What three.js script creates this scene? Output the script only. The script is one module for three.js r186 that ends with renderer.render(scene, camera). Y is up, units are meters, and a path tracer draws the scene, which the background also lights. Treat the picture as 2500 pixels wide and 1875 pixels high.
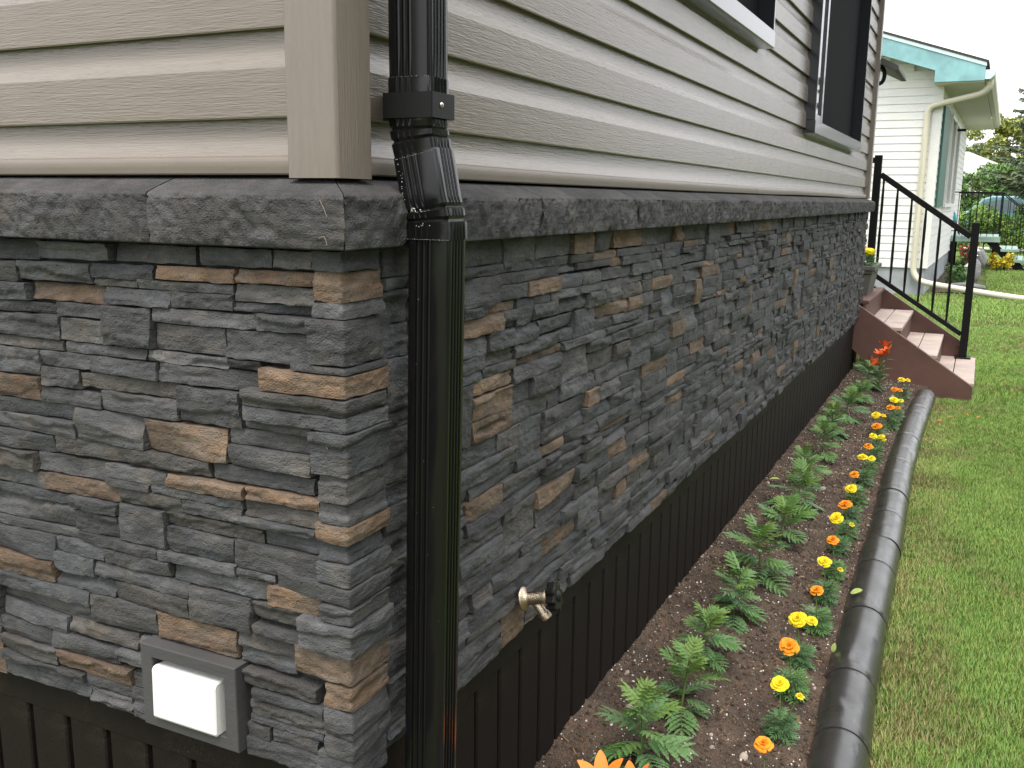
import * as THREE from 'three';
import { mergeGeometries, toCreasedNormals } from 'three/addons/utils/BufferGeometryUtils.js';
import { RoundedBoxGeometry } from 'three/addons/geometries/RoundedBoxGeometry.js';

// ---------------------------------------------------------------- camera, sky, sun, exposure
const scene = new THREE.Scene();
const camera = new THREE.PerspectiveCamera(43.83, 4 / 3, 0.02, 600);
const EYE = new THREE.Vector3(0.765, 1.21, 1.041);
camera.position.copy(EYE);
camera.rotation.order = 'YXZ';
camera.rotation.set(-0.192417, 0.450413, 0.011335);
camera.updateMatrixWorld();

function rng(seed) { let a = (seed * 2654435761) >>> 0 || 1; return () => { a = (a + 0x6D2B79F5) | 0; let t = Math.imul(a ^ (a >>> 15), 1 | a); t = (t + Math.imul(t ^ (t >>> 7), 61 | t)) ^ t; return ((t ^ (t >>> 14)) >>> 0) / 4294967296; }; }
const hash = (x, y, z) => { let h = (Math.imul(x, 374761393) + Math.imul(y, 668265263) + Math.imul(z, 2147483647 ^ 0x5bd1e995)) | 0; h = Math.imul(h ^ (h >>> 13), 1274126177); return ((h ^ (h >>> 16)) >>> 0) / 4294967296; };
const fade = (t) => t * t * (3 - 2 * t);
function noise(x, y, z = 0) {
  const xi = Math.floor(x), yi = Math.floor(y), zi = Math.floor(z), u = fade(x - xi), v = fade(y - yi), w = fade(z - zi);
  const L = (a, b, t) => a + (b - a) * t;
  const p = (k) => L(L(hash(xi, yi, k), hash(xi + 1, yi, k), u), L(hash(xi, yi + 1, k), hash(xi + 1, yi + 1, k), u), v);
  return L(p(zi), p(zi + 1), w) * 2 - 1;
}
const fbm = (x, y, z = 0, o = 4) => { let s = 0, a = 0.5, f = 1; for (let i = 0; i < o; i++) { s += a * noise(x * f, y * f, z + i * 17); a *= 0.5; f *= 2.03; } return s; };
// noise that tiles every `per` cells, for textures
function tnoise(x, y, per, s) {
  const xi = Math.floor(x), yi = Math.floor(y), u = fade(x - xi), v = fade(y - yi), m = (a) => ((a % per) + per) % per;
  const h = (a, b) => hash(m(a), m(b), s);
  return ((h(xi, yi) * (1 - u) + h(xi + 1, yi) * u) * (1 - v) + (h(xi, yi + 1) * (1 - u) + h(xi + 1, yi + 1) * u) * v) * 2 - 1;
}
const clamp = (x, a, b) => Math.min(b, Math.max(a, x));
const sstep = (a, b, x) => fade(clamp((x - a) / (b - a), 0, 1));

{ // overcast sky, thin bright cloud
  const w = 256, h = 128, d = new Float32Array(w * h * 4);
  for (let j = 0; j < h; j++) for (let i = 0; i < w; i++) {
    const el = ((j + 0.5) / h - 0.5) * Math.PI, az = (i / w) * Math.PI * 2, k = (j * w + i) * 4;
    const cx = Math.cos(el) * Math.cos(az), cy = Math.sin(el), cz = Math.cos(el) * Math.sin(az);
    const c = fbm(cx * 2.2 + 9, cy * 3.6 + 5, cz * 2.2 + 3, 4);
    const b = (1.28 + 0.2 * c) * (1 + 1.2 * Math.max(0, cy)) / 2.2; // overcast: brighter towards the zenith
    d[k] = b * 0.985; d[k + 1] = b * 1.0; d[k + 2] = b * 1.03; d[k + 3] = 1;
  }
  const sky = new THREE.DataTexture(d, w, h, THREE.RGBAFormat, THREE.FloatType);
  sky.mapping = THREE.EquirectangularReflectionMapping; sky.magFilter = THREE.LinearFilter; sky.wrapS = THREE.RepeatWrapping; sky.needsUpdate = true;
  scene.background = sky; scene.environment = sky;
}
const sun = new THREE.DirectionalLight(0xfff3e2, 1.0);
sun.position.set(1.0, 11, 2.2); sun.target.position.set(0, 0, -3);
sun.castShadow = true; sun.shadow.radius = 45; sun.shadow.mapSize.set(2048, 2048);
Object.assign(sun.shadow.camera, { left: -14, right: 14, top: 14, bottom: -14, near: 0.5, far: 60 });
scene.add(sun, sun.target);
const renderer = new THREE.WebGLRenderer({ antialias: true });
renderer.toneMapping = THREE.LinearToneMapping;
renderer.toneMappingExposure = 2.55;
renderer.shadowMap.enabled = true;

// ---------------------------------------------------------------- helpers
const C = (r, g, b) => new THREE.Color().setRGB(r, g, b);
const used = {};
function numbered(n) { const k = used[n] = (used[n] ?? -1) + 1; return k ? n + '_' + String(k).padStart(3, '0') : n; }
function tag(o, label, category, group) { o.userData.label = label; o.userData.category = category; if (group) o.userData.group = group; return o; }
function thing(name, label, category, pos = [0, 0, 0], turn = 0, group) {
  const o = new THREE.Group(); o.name = numbered(name); o.position.set(...pos); o.rotation.y = turn; scene.add(o); return tag(o, label, category, group);
}
function part(name, geo, m, parent) {
  const o = new THREE.Mesh(geo, m); o.name = parent ? name : numbered(name); o.castShadow = o.receiveShadow = true; (parent || scene).add(o); return o;
}
const structure = (o) => { o.userData.kind = 'structure'; return o; };
const bx = (x0, x1, y0, y1, z0, z1) => { const g = new THREE.BoxGeometry(x1 - x0, y1 - y0, z1 - z0); g.translate((x0 + x1) / 2, (y0 + y1) / 2, (z0 + z1) / 2); return boxUV(g); };
const rbx = (x0, x1, y0, y1, z0, z1, r = 0.004, s = 2) => { const g = new RoundedBoxGeometry(x1 - x0, y1 - y0, z1 - z0, s, r); g.translate((x0 + x1) / 2, (y0 + y1) / 2, (z0 + z1) / 2); return boxUV(g); };
function boxUV(g) { // uv in metres by dominant normal
  const p = g.attributes.position, n = g.attributes.normal, uv = new Float32Array(p.count * 2);
  for (let i = 0; i < p.count; i++) {
    const ax = Math.abs(n.getX(i)), ay = Math.abs(n.getY(i)), az = Math.abs(n.getZ(i));
    if (ax > ay && ax > az) { uv[2 * i] = p.getZ(i); uv[2 * i + 1] = p.getY(i); } else if (ay > az) { uv[2 * i] = p.getX(i); uv[2 * i + 1] = p.getZ(i); } else { uv[2 * i] = p.getX(i); uv[2 * i + 1] = p.getY(i); }
  }
  g.setAttribute('uv', new THREE.BufferAttribute(uv, 2)); return g;
}
const merge = (l) => mergeGeometries(l.map((g) => { let h = g.index ? g.toNonIndexed() : g; for (const k of Object.keys(h.attributes)) if (!['position', 'normal', 'uv'].includes(k) && !(k === 'color')) h.deleteAttribute(k); return h; }));
function fromTris(pos, uv, col) {
  const g = new THREE.BufferGeometry(); g.setAttribute('position', new THREE.BufferAttribute(new Float32Array(pos), 3));
  if (uv) g.setAttribute('uv', new THREE.BufferAttribute(new Float32Array(uv), 2)); else g.setAttribute('uv', new THREE.BufferAttribute(new Float32Array(pos.length / 3 * 2), 2));
  if (col) g.setAttribute('color', new THREE.BufferAttribute(new Float32Array(col), 3));
  g.computeVertexNormals(); return g;
}
// sheet between rows of points (rows[i][j] = Vector3), with uv in metres; creased
function loft(rows, crease = 0.6, closed = false) {
  const pos = [], uv = [];
  const us = [0]; for (let i = 1; i < rows.length; i++) us.push(us[i - 1] + rows[i][0].distanceTo(rows[i - 1][0]));
  const n = rows[0].length, vs = [0]; for (let j = 1; j <= n; j++) vs.push(vs[j - 1] + rows[0][j % n].distanceTo(rows[0][j - 1]));
  for (let i = 0; i + 1 < rows.length; i++) for (let j = 0; j < (closed ? n : n - 1); j++) {
    const k = (j + 1) % n, a = rows[i][j], b = rows[i][k], c = rows[i + 1][k], d = rows[i + 1][j];
    for (const [p, u, v] of [[a, us[i], vs[j]], [b, us[i], vs[j + 1]], [c, us[i + 1], vs[j + 1]], [a, us[i], vs[j]], [c, us[i + 1], vs[j + 1]], [d, us[i + 1], vs[j]]]) { pos.push(p.x, p.y, p.z); uv.push(u, v); }
  }
  const g = fromTris(pos, uv); return crease ? toCreasedNormals(g, crease) : g;
}
function tube(pts, r, seg = 8, n = 24, tension = 0.5) { return new THREE.TubeGeometry(new THREE.CatmullRomCurve3(pts.map((p) => new THREE.Vector3(...p)), false, 'catmullrom', tension), n, r, seg, false); }
function bar(a, b, w, h) { // rectangular bar between two points
  const A = new THREE.Vector3(...a), B = new THREE.Vector3(...b), L = A.distanceTo(B), g = new RoundedBoxGeometry(w, h, L, 2, Math.min(w, h) * 0.12);
  const m = new THREE.Matrix4().lookAt(A, B, new THREE.Vector3(0, 1, 0)); g.applyMatrix4(m); g.translate((A.x + B.x) / 2, (A.y + B.y) / 2, (A.z + B.z) / 2); return g;
}
function rod(a, b, r0, r1 = r0, seg = 8) {
  const A = new THREE.Vector3(...a), B = new THREE.Vector3(...b), L = A.distanceTo(B), g = new THREE.CylinderGeometry(r1, r0, L, seg);
  g.applyQuaternion(new THREE.Quaternion().setFromUnitVectors(new THREE.Vector3(0, 1, 0), B.clone().sub(A).normalize())); g.translate((A.x + B.x) / 2, (A.y + B.y) / 2, (A.z + B.z) / 2); return g;
}
function shapeZ(pts, z0, z1) { // polygon in x,y extruded from z0 to z1
  const s = new THREE.Shape(pts.map((p) => new THREE.Vector2(...p))), g = new THREE.ExtrudeGeometry(s, { depth: Math.abs(z1 - z0), bevelEnabled: true, bevelSize: 0.002, bevelThickness: 0.002, bevelSegments: 1 });
  g.translate(0, 0, Math.min(z0, z1)); return g;
}
// ---------------------------------------------------------------- textures
function tex(n, fn, colour, repeat = 1) {
  const d = new Uint8Array(n * n * 4);
  for (let j = 0; j < n; j++) for (let i = 0; i < n; i++) { const v = fn(i / n, j / n), k = (j * n + i) * 4; if (typeof v === 'number') d[k] = d[k + 1] = d[k + 2] = clamp(v, 0, 1) * 255; else for (let c = 0; c < 3; c++) d[k + c] = clamp(v[c], 0, 1) * 255; d[k + 3] = 255; }
  const t = new THREE.DataTexture(d, n, n); t.wrapS = t.wrapT = THREE.RepeatWrapping; t.magFilter = THREE.LinearFilter; t.minFilter = THREE.LinearMipmapLinearFilter; t.generateMipmaps = true; t.repeat.set(repeat, repeat);
  if (colour) t.colorSpace = THREE.SRGBColorSpace; t.needsUpdate = true; return t;
}
const tf = (u, v, per, s, o = 4) => { let r = 0, a = 0.5, p = per; for (let i = 0; i < o; i++) { r += a * tnoise(u * p, v * p, p, s + i); a *= 0.55; p *= 2; } return r; };
const tf2 = (u, v, pu, pv, s) => { // stretched
  const x = u * pu, y = v * pv, xi = Math.floor(x), yi = Math.floor(y), a = fade(x - xi), b = fade(y - yi), h = (i, j) => hash(((i % pu) + pu) % pu, ((j % pv) + pv) % pv, s);
  return ((h(xi, yi) * (1 - a) + h(xi + 1, yi) * a) * (1 - b) + (h(xi, yi + 1) * (1 - a) + h(xi + 1, yi + 1) * a) * b) * 2 - 1;
};
const T = {
  // moulded stone: mottled tone with dusty veils and fine speckle (0.35 m tile)
  stone: tex(1024, (u, v) => {
    const m = tf(u, v, 6, 1, 5), s = tf2(u, v, 14, 60, 9) * 0.5 + tf2(u, v, 30, 130, 10) * 0.5, g = tnoise(u * 400, v * 400, 400, 3), dust = sstep(0.12, 0.5, tf(u + 0.3, v, 9, 21, 4));
    const b = 0.80 + 0.20 * m + 0.10 * s + 0.07 * g;
    return [b * (1 + 0.08 * dust), b * (1 + 0.045 * dust), b * (1 + 0.0 * dust)];
  }, true, 1 / 0.35),
  stoneBump: tex(1024, (u, v) => 0.5 + 0.30 * tf(u, v, 16, 31, 5) + 0.16 * tf2(u, v, 12, 70, 35) + 0.16 * tnoise(u * 300, v * 300, 300, 37) - 0.22 * sstep(0.45, 0.75, tnoise(u * 90, v * 90, 90, 41)), false, 1 / 0.35),
  grain: tex(1024, (u, v) => { // embossed wood grain running along u
    const w = v + 0.0012 * tnoise(u * 5, v * 5, 5, 4);
    const a = tf2(u, w, 14, 300, 51), b = tf2(u, w, 36, 500, 52), c = tf2(u, w, 7, 130, 53);
    return 0.55 + 0.18 * c + 0.25 * (a > 0.1 ? a : 0.2 * a) + 0.22 * b;
  }, false, 1 / 0.4),
  grainTone: tex(512, (u, v) => 0.955 + 0.025 * tf(u, v, 5, 61, 4) + 0.02 * tf2(u, v, 12, 120, 62), true, 1 / 0.6),
  fine: tex(512, (u, v) => 0.5 + 0.3 * tf(u, v, 24, 71, 4) + 0.2 * tnoise(u * 200, v * 200, 200, 73), false, 1 / 0.25),
  blot: tex(512, (u, v) => 0.90 + 0.13 * tf(u, v, 5, 81, 5), true, 1 / 0.8),
  rough: tex(512, (u, v) => 0.62 + 0.45 * tf(u, v, 5, 91, 5), false, 1 / 0.5),
  grime: tex(1024, (u, v) => { // dark plastic with dried soil specks, dusty patches and a few scratches
    const patch = sstep(0.0, 0.45, tf(u, v, 5, 141, 5)), sp = sstep(0.35, 0.8, tnoise(u * 330, v * 330, 330, 143)) * patch, du = 0.10 * patch * (0.5 + 0.5 * tnoise(u * 120, v * 120, 120, 145)), sc = sstep(0.80, 0.97, tf2(u, v, 9, 260, 147)) * sstep(0.1, 0.5, tf(u, v, 7, 149, 3));
    const b = 0.46 + 0.03 * tf(u, v, 9, 151, 4) + du + 0.30 * sp + 0.22 * sc; return [b * 1.02, b, b * 0.97];
  }, true, 1 / 0.55),
  soil: tex(1024, (u, v) => {
    const m = tf(u, v, 8, 101, 6), f = tnoise(u * 260, v * 260, 260, 105), r = sstep(0.25, 0.6, tf(u, v + 0.4, 20, 107, 3));
    const b = 0.80 + 0.34 * m + 0.16 * f; return [b * 0.39 * (1 + 0.12 * r), b * 0.325, b * 0.27];
  }, true, 1 / 0.6),
  soilBump: tex(1024, (u, v) => 0.5 + 0.4 * tf(u, v, 28, 111, 5) + 0.2 * tnoise(u * 220, v * 220, 220, 113), false, 1 / 0.6),
  turf: tex(1024, (u, v) => {
    const m = tf(u, v, 5, 121, 6), f = tnoise(u * 300, v * 300, 300, 123), dry = sstep(0.05, 0.45, tf(u, v + 0.2, 7, 127, 5)), b = 0.8 + 0.35 * m + 0.2 * f;
    return [b * (0.38 + 0.10 * dry), b * (0.46 + 0.0 * dry), b * (0.18 + 0.07 * dry)];
  }, true, 1 / 1.7),
};
const std = (c, o = {}) => new THREE.MeshStandardMaterial({ color: c, roughness: 0.7, side: THREE.DoubleSide, ...o });
const phys = (c, o = {}) => new THREE.MeshPhysicalMaterial({ color: c, roughness: 0.5, side: THREE.DoubleSide, ...o });
const M = {
  stone: std(C(1, 1, 1), { vertexColors: true, map: T.stone, bumpMap: T.stoneBump, bumpScale: 0.004, roughness: 0.86 }),
  joint: std(C(0.055, 0.054, 0.055), { roughness: 0.95, bumpMap: T.fine, bumpScale: 0.002 }),
  siding: phys(C(0.213, 0.180, 0.151), { map: T.grainTone, bumpMap: T.grain, bumpScale: 0.0005, roughness: 0.25, ior: 1.58 }),
  trim: phys(C(0.208, 0.176, 0.147), { map: T.grainTone, bumpMap: T.fine, bumpScale: 0.0002, roughness: 0.45 }),
  skirt: phys(C(0.062, 0.049, 0.044), { specularIntensity: 0.35, bumpMap: T.fine, bumpScale: 0.0007, roughness: 0.62, map: T.grime }),
  black: phys(C(0.007, 0.007, 0.0075), { specularIntensity: 0.6, roughness: 0.3, roughnessMap: T.rough, clearcoat: 0.25, clearcoatRoughness: 0.2, bumpMap: T.fine, bumpScale: 0.0001 }),
  blackMatte: phys(C(0.009, 0.009, 0.0095), { specularIntensity: 0.5, roughness: 0.42, bumpMap: T.fine, bumpScale: 0.0001 }),
  chip: std(C(0.75, 0.75, 0.74), { roughness: 0.8 }),
  steel: std(C(0.6, 0.59, 0.56), { metalness: 1, roughness: 0.28 }),
  brass: std(C(0.62, 0.52, 0.40), { metalness: 1, roughness: 0.36, roughnessMap: T.rough, bumpMap: T.fine, bumpScale: 0.0004 }),
  frame: phys(C(0.018, 0.019, 0.024), { roughness: 0.22, clearcoat: 0.6, clearcoatRoughness: 0.08 }),
  glass: phys(C(0.9, 0.95, 0.94), { roughness: 0.01, transmission: 1, thickness: 0, ior: 1.5 }),
  screen: phys(C(0.007, 0.007, 0.009), { roughness: 0.9, specularIntensity: 0.2 }),
  core: std(C(0.2, 0.19, 0.17), { roughness: 1 }),
  roof: std(C(0.06, 0.055, 0.05), { roughness: 0.95, bumpMap: T.fine, bumpScale: 0.003 }),
  block: std(C(0.072, 0.070, 0.070), { roughness: 0.8, bumpMap: T.stoneBump, bumpScale: 0.0008, map: T.blot }),
  white: phys(C(0.82, 0.82, 0.8), { roughness: 0.45 }),
  pipe: phys(C(0.14, 0.14, 0.148), { clearcoat: 0.45, clearcoatRoughness: 0.32, roughness: 0.5, roughnessMap: T.rough, bumpMap: T.fine, bumpScale: 0.0005, map: T.grime }),
  soil: std(C(1, 1, 1), { map: T.soil, bumpMap: T.soilBump, bumpScale: 0.012, roughness: 0.97 }),
  crumb: std(C(1, 1, 1), { roughness: 0.97 }),
  turf: std(C(1, 1, 1), { map: T.turf, roughness: 0.97, bumpMap: T.soilBump, bumpScale: 0.01 }),
  grass: std(C(1, 1, 1), { roughness: 0.72 }),
  leaf: phys(C(0.105, 0.225, 0.065), { roughness: 0.6, transmission: 0.18, thickness: 0 }),
  leafDeep: phys(C(0.036, 0.098, 0.032), { roughness: 0.6, transmission: 0.15, thickness: 0 }),
  stem: std(C(0.10, 0.16, 0.045), { roughness: 0.7 }),
  yellow: phys(C(0.86, 0.68, 0.012), { roughness: 0.75 }),
  orange: phys(C(0.85, 0.30, 0.008), { roughness: 0.75 }),
  lily: phys(C(0.86, 0.24, 0.03), { roughness: 0.6 }),
  coral: phys(C(0.80, 0.15, 0.03), { roughness: 0.7 }),
  stringer: std(C(0.155, 0.078, 0.062), { roughness: 0.62, bumpMap: T.grain, bumpScale: 0.0004, map: T.blot }),
  tread: std(C(0.52, 0.42, 0.37), { roughness: 0.7, bumpMap: T.grain, bumpScale: 0.0006, map: T.blot }),
  iron: phys(C(0.007, 0.007, 0.0075), { specularIntensity: 0.35, roughness: 0.45, bumpMap: T.fine, bumpScale: 0.0003 }),
  planter: std(C(0.13, 0.135, 0.125), { roughness: 0.7, bumpMap: T.fine, bumpScale: 0.001, map: T.blot }),
  clap: std(C(0.85, 0.85, 0.83), { roughness: 0.5, map: T.grainTone }),
  fascia: std(C(0.30, 0.58, 0.62), { roughness: 0.5, map: T.blot }),
  fasciaPale: std(C(0.62, 0.78, 0.80), { roughness: 0.5 }),
  soffit: std(C(0.60, 0.58, 0.50), { roughness: 0.6 }),
  cream: std(C(0.74, 0.70, 0.56), { roughness: 0.5, map: T.blot }),
  concrete: std(C(0.42, 0.45, 0.48), { roughness: 0.9, map: T.blot, bumpMap: T.fine, bumpScale: 0.003 }),
  paving: std(C(0.34, 0.33, 0.32), { roughness: 0.9, map: T.blot, bumpMap: T.fine, bumpScale: 0.003 }),
  walk: std(C(0.55, 0.53, 0.48), { roughness: 0.9, map: T.blot }),
  asphalt: std(C(0.07, 0.07, 0.07), { roughness: 0.95, map: T.blot }),
  green: std(C(0.035, 0.13, 0.10), { roughness: 0.5 }),
  mint: std(C(0.36, 0.52, 0.46), { roughness: 0.6, map: T.blot }),
  pane: phys(C(0.02, 0.025, 0.025), { roughness: 0.03 }),
  rock: std(C(0.36, 0.36, 0.37), { roughness: 0.9, bumpMap: T.stoneBump, bumpScale: 0.02 }),
  bark: std(C(0.09, 0.065, 0.05), { roughness: 0.95, bumpMap: T.fine, bumpScale: 0.02 }),
  carPaint: phys(C(0.10, 0.24, 0.26), { roughness: 0.35, clearcoat: 0.8, metalness: 0.2 }),
  carGlass: phys(C(0.10, 0.14, 0.15), { roughness: 0.05 }),
  tyre: std(C(0.02, 0.02, 0.02), { roughness: 0.9 }),
  teal: std(C(0.05, 0.40, 0.46), { roughness: 0.6 }),
  red: std(C(0.42, 0.03, 0.04), { roughness: 0.7 }),
};

// ---------------------------------------------------------------- the ground
const LAWN = -0.15;
const soilY = (x, z) => 0.0 - 0.062 * clamp(x / 0.5, 0, 1.4) + 0.010 * fbm(x * 7, z * 7, 2, 3) + 0.004 * noise(x * 38, z * 38, 4);
const edgeX = (z) => { // centre line of the edging pipe
  const p = [[1.0, 0.95], [0.4, 0.80], [0, 0.70], [-0.5, 0.622], [-1.1, 0.578], [-1.5, 0.560], [-2.4, 0.543], [-3.9, 0.507], [-4.9, 0.507], [-6.0, 0.530], [-6.6, 0.54]];
  for (let i = 0; i + 1 < p.length; i++) if (z <= p[i][0] && z >= p[i + 1][0]) { const t = fade((p[i][0] - z) / (p[i][0] - p[i + 1][0])); return p[i][1] + (p[i + 1][1] - p[i][1]) * ((p[i][0] - z) / (p[i][0] - p[i + 1][0]) * 0.6 + t * 0.4); }
  return z > 0 ? 0.95 : 0.54;
};
{
  const g = new THREE.PlaneGeometry(500, 500, 1, 1); g.rotateX(-Math.PI / 2);
  const uv = g.attributes.uv, p = g.attributes.position; for (let i = 0; i < p.count; i++) uv.setXY(i, p.getX(i), p.getZ(i));
  const o = structure(part('lawn', g, M.turf)); o.position.y = LAWN; o.userData.label = 'green lawn'; o.userData.category = 'lawn';
  // the flower bed's soil, sloping from the house down to the edging
  const nx = 46, nz = 330, rows = [];
  for (let j = 0; j <= nz; j++) { const z = 1.0 - 7.25 * (j / nz), r = []; for (let i = 0; i <= nx; i++) { const x = -0.06 + (edgeX(z) + 0.06) * (i / nx); r.push(new THREE.Vector3(x, soilY(x, z), z)); } rows.push(r); }
  const sg = loft(rows, 0); { const q = sg.attributes.position, w = sg.attributes.uv; for (let i = 0; i < q.count; i++) w.setXY(i, q.getX(i), q.getZ(i)); }
  const s = structure(part('garden_soil', toCreasedNormals(sg, 1.2), M.soil)); s.userData.label = 'dark brown soil of the flower bed'; s.userData.category = 'soil';
  const pathTurn = structure(part('garden_path', bx(1.3, 60, LAWN - 0.1, LAWN + 0.012, -22.5, -21.2), M.paving)); pathTurn.userData.label = 'grey paved path crossing the far lawn'; pathTurn.userData.category = 'path';
  const wk = structure(part('pavement', bx(-60, 60, LAWN - 0.1, LAWN + 0.02, -32.6, -30.6), M.walk)); wk.userData.label = 'pale concrete pavement beyond the far lawn'; wk.userData.category = 'pavement';
  const rd = structure(part('road', bx(-80, 80, LAWN - 0.1, LAWN + 0.008, -46, -37.5), M.asphalt)); rd.userData.label = 'grey road where the car is parked'; rd.userData.category = 'road';
}
function stuff(name, geo, m, mats, cols, label, category) {
  const o = new THREE.InstancedMesh(geo, m, mats.length); o.name = numbered(name); const c = new THREE.Color();
  mats.forEach((q, i) => { o.setMatrixAt(i, q); if (cols) o.setColorAt(i, c.setRGB(...cols[i])); });
  o.castShadow = o.receiveShadow = true; o.userData = { kind: 'stuff', label, category }; scene.add(o); return o;
}
{
  const r = rng(5), q = new THREE.Quaternion(), e = new THREE.Euler(), v = new THREE.Vector3(), s = new THREE.Vector3();
  const bedSpot = () => { const z = 0.6 - 6.75 * Math.pow(r(), 1.25); const x = 0.0 + (edgeX(z) - 0.05) * r(); return [x, z]; };
  const list = (n, size, flat, fn) => { const ms = [], cs = []; for (let i = 0; i < n; i++) { const [x, z] = bedSpot(), k = size * (0.5 + r() * r() * 1.5); e.set(r() * 6, r() * 6, r() * 6); q.setFromEuler(e); s.set(k * (0.7 + 0.6 * r()), k * flat, k * (0.7 + 0.6 * r())); ms.push(new THREE.Matrix4().compose(v.set(x, soilY(x, z) + k * 0.25, z), q, s)); cs.push(fn()); } return [ms, cs]; };
  const crumb = new THREE.IcosahedronGeometry(1, 0);
  { const [a, b] = list(16000, 0.0042, 0.8, () => { const k = 0.5 + 0.9 * r(); return [0.092 * k, 0.062 * k, 0.044 * k]; }); stuff('soil_crumbs', crumb, M.crumb, a, b, 'loose dark soil crumbs over the flower bed', 'soil'); }
  { const [a, b] = list(5200, 0.0019, 0.8, () => { const k = 0.75 + 0.3 * r(); return [0.72 * k, 0.69 * k, 0.64 * k]; }); stuff('perlite_specks', crumb, M.crumb, a, b, 'tiny white specks scattered over the soil', 'specks'); }
  { const [a, b] = list(900, 0.0058, 0.28, () => { const k = 0.6 + 0.8 * r(); return [0.24 * k, 0.15 * k, 0.09 * k]; }); stuff('wood_bits', new THREE.BoxGeometry(2.2, 1, 0.7), M.crumb, a, b, 'brown wood bits scattered over the soil', 'wood bits'); }
  { const [a, b] = list(90, 0.0075, 0.7, () => { const k = 0.7 + 0.5 * r(); return [0.36 * k, 0.30 * k, 0.25 * k]; }); stuff('pebbles', new THREE.IcosahedronGeometry(1, 1), M.crumb, a, b, 'small beige pebbles scattered over the soil', 'pebbles'); }
}
{ // grass: tufts of blades
  const r = rng(11);
  const tuft = (n, h, spread, w) => { const pos = []; for (let i = 0; i < n; i++) { const a = r() * 6.28, d = spread * Math.sqrt(r()), x = Math.cos(a) * d, z = Math.sin(a) * d, L = h * (0.5 + 0.7 * r()), la = r() * 6.28, ln = L * (0.15 + 0.55 * r()), t = r() * 6.28, wx = Math.cos(t) * w, wz = Math.sin(t) * w; const mx = x + Math.cos(la) * ln * 0.35, mz = z + Math.sin(la) * ln * 0.35, tx = x + Math.cos(la) * ln, tz = z + Math.sin(la) * ln, my = L * 0.55, ty = L * 0.92;
    pos.push(x - wx, 0, z - wz, x + wx, 0, z + wz, mx + wx * 0.8, my, mz + wz * 0.8, x - wx, 0, z - wz, mx + wx * 0.8, my, mz + wz * 0.8, mx - wx * 0.8, my, mz - wz * 0.8, mx - wx * 0.8, my, mz - wz * 0.8, mx + wx * 0.8, my, mz + wz * 0.8, tx, ty, tz); } return fromTris(pos); };
  const field = (name, n, h, spread, w, blades, x1, z0, z1, label) => {
    const ms = [], cs = [], q = new THREE.Quaternion(), up = new THREE.Vector3(0, 1, 0), s = new THREE.Vector3(), v = new THREE.Vector3();
    let guard = 0;
    while (ms.length < n && guard++ < n * 4) {
      const z = z0 + (z1 - z0) * r(), xe = z > -6.1 ? edgeX(z) + 0.055 : -1.6;
      const x = xe + (x1 - xe) * Math.pow(r(), 1.3);
      if (z <= -6.1 && z > -7.65 && x < 0.84) continue;
      if (x < 0.12 && z < -14.1 && z > -24) continue;
      if (x < 0.95 && z < -14.6 && z > -20.6) continue;
      if (z < -21.1 && z > -22.6 && x > 1.2) continue;
      if (z < -30.5 && z > -32.7) continue;
      const patch = fbm(x * 3.1, z * 3.1, 8, 4), edge = z > -6 ? x - xe : 1;
      if (edge < 0.13 && r() < 0.85 - edge * 4.5) continue;
      if (patch < -0.22 && r() < 0.45) continue;
      const k = 0.7 + 0.6 * r(), dry = (patch < -0.2 ? 0.3 : 0.06) + (edge < 0.2 ? 0.45 - edge * 1.5 : 0);
      q.setFromAxisAngle(up, r() * 6.28); s.set(1, k, 1);
      ms.push(new THREE.Matrix4().compose(v.set(x, LAWN, z), q, s));
      const b = (0.75 + 0.5 * r()) * (1 + 0.35 * patch);
      cs.push(r() < dry ? [0.34 * b, 0.31 * b, 0.13 * b] : [0.195 * b * (0.85 + 0.4 * r()), 0.325 * b, 0.070 * b]);
    }
    stuff(name, tuft(blades, h, spread, w), M.grass, ms, cs, label, 'grass');
  };
  field('lawn_grass', 52000, 0.032, 0.022, 0.0013, 10, 1.7, 0.8, -4.6, 'short mown grass beside the black edging');
  field('lawn_grass', 40000, 0.04, 0.034, 0.0019, 10, 2.1, -4.0, -11, 'short mown grass around the foot of the steps');
  field('lawn_grass', 26000, 0.055, 0.06, 0.004, 9, 3.4, -11, -21.1, 'short mown grass in front of the white house');
  field('lawn_grass', 14000, 0.06, 0.09, 0.007, 9, 6, -22.5, -37, 'short mown grass beyond the grey path');
}

// ---------------------------------------------------------------- the near house
const house = thing('house', 'near house with taupe siding above dark stacked stone facing and black skirting', 'house');
const Z1 = -6.32, X1 = -2.6, STONE0 = 0.371, STONE1 = 1.141;
const onLeft = (u, d, y) => new THREE.Vector3(-u, y, d);     // wall facing +z, u runs to the left
const onRight = (u, d, y) => new THREE.Vector3(d, y, -u);    // wall facing +x, u runs away
part('wall_core', merge([bx(X1, -0.09, 0.0, 3.2, Z1 + 0.05, -0.09), bx(X1, -0.012, -0.16, STONE1 + 0.04, Z1 + 0.03, -0.012)]), M.core, house);

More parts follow.
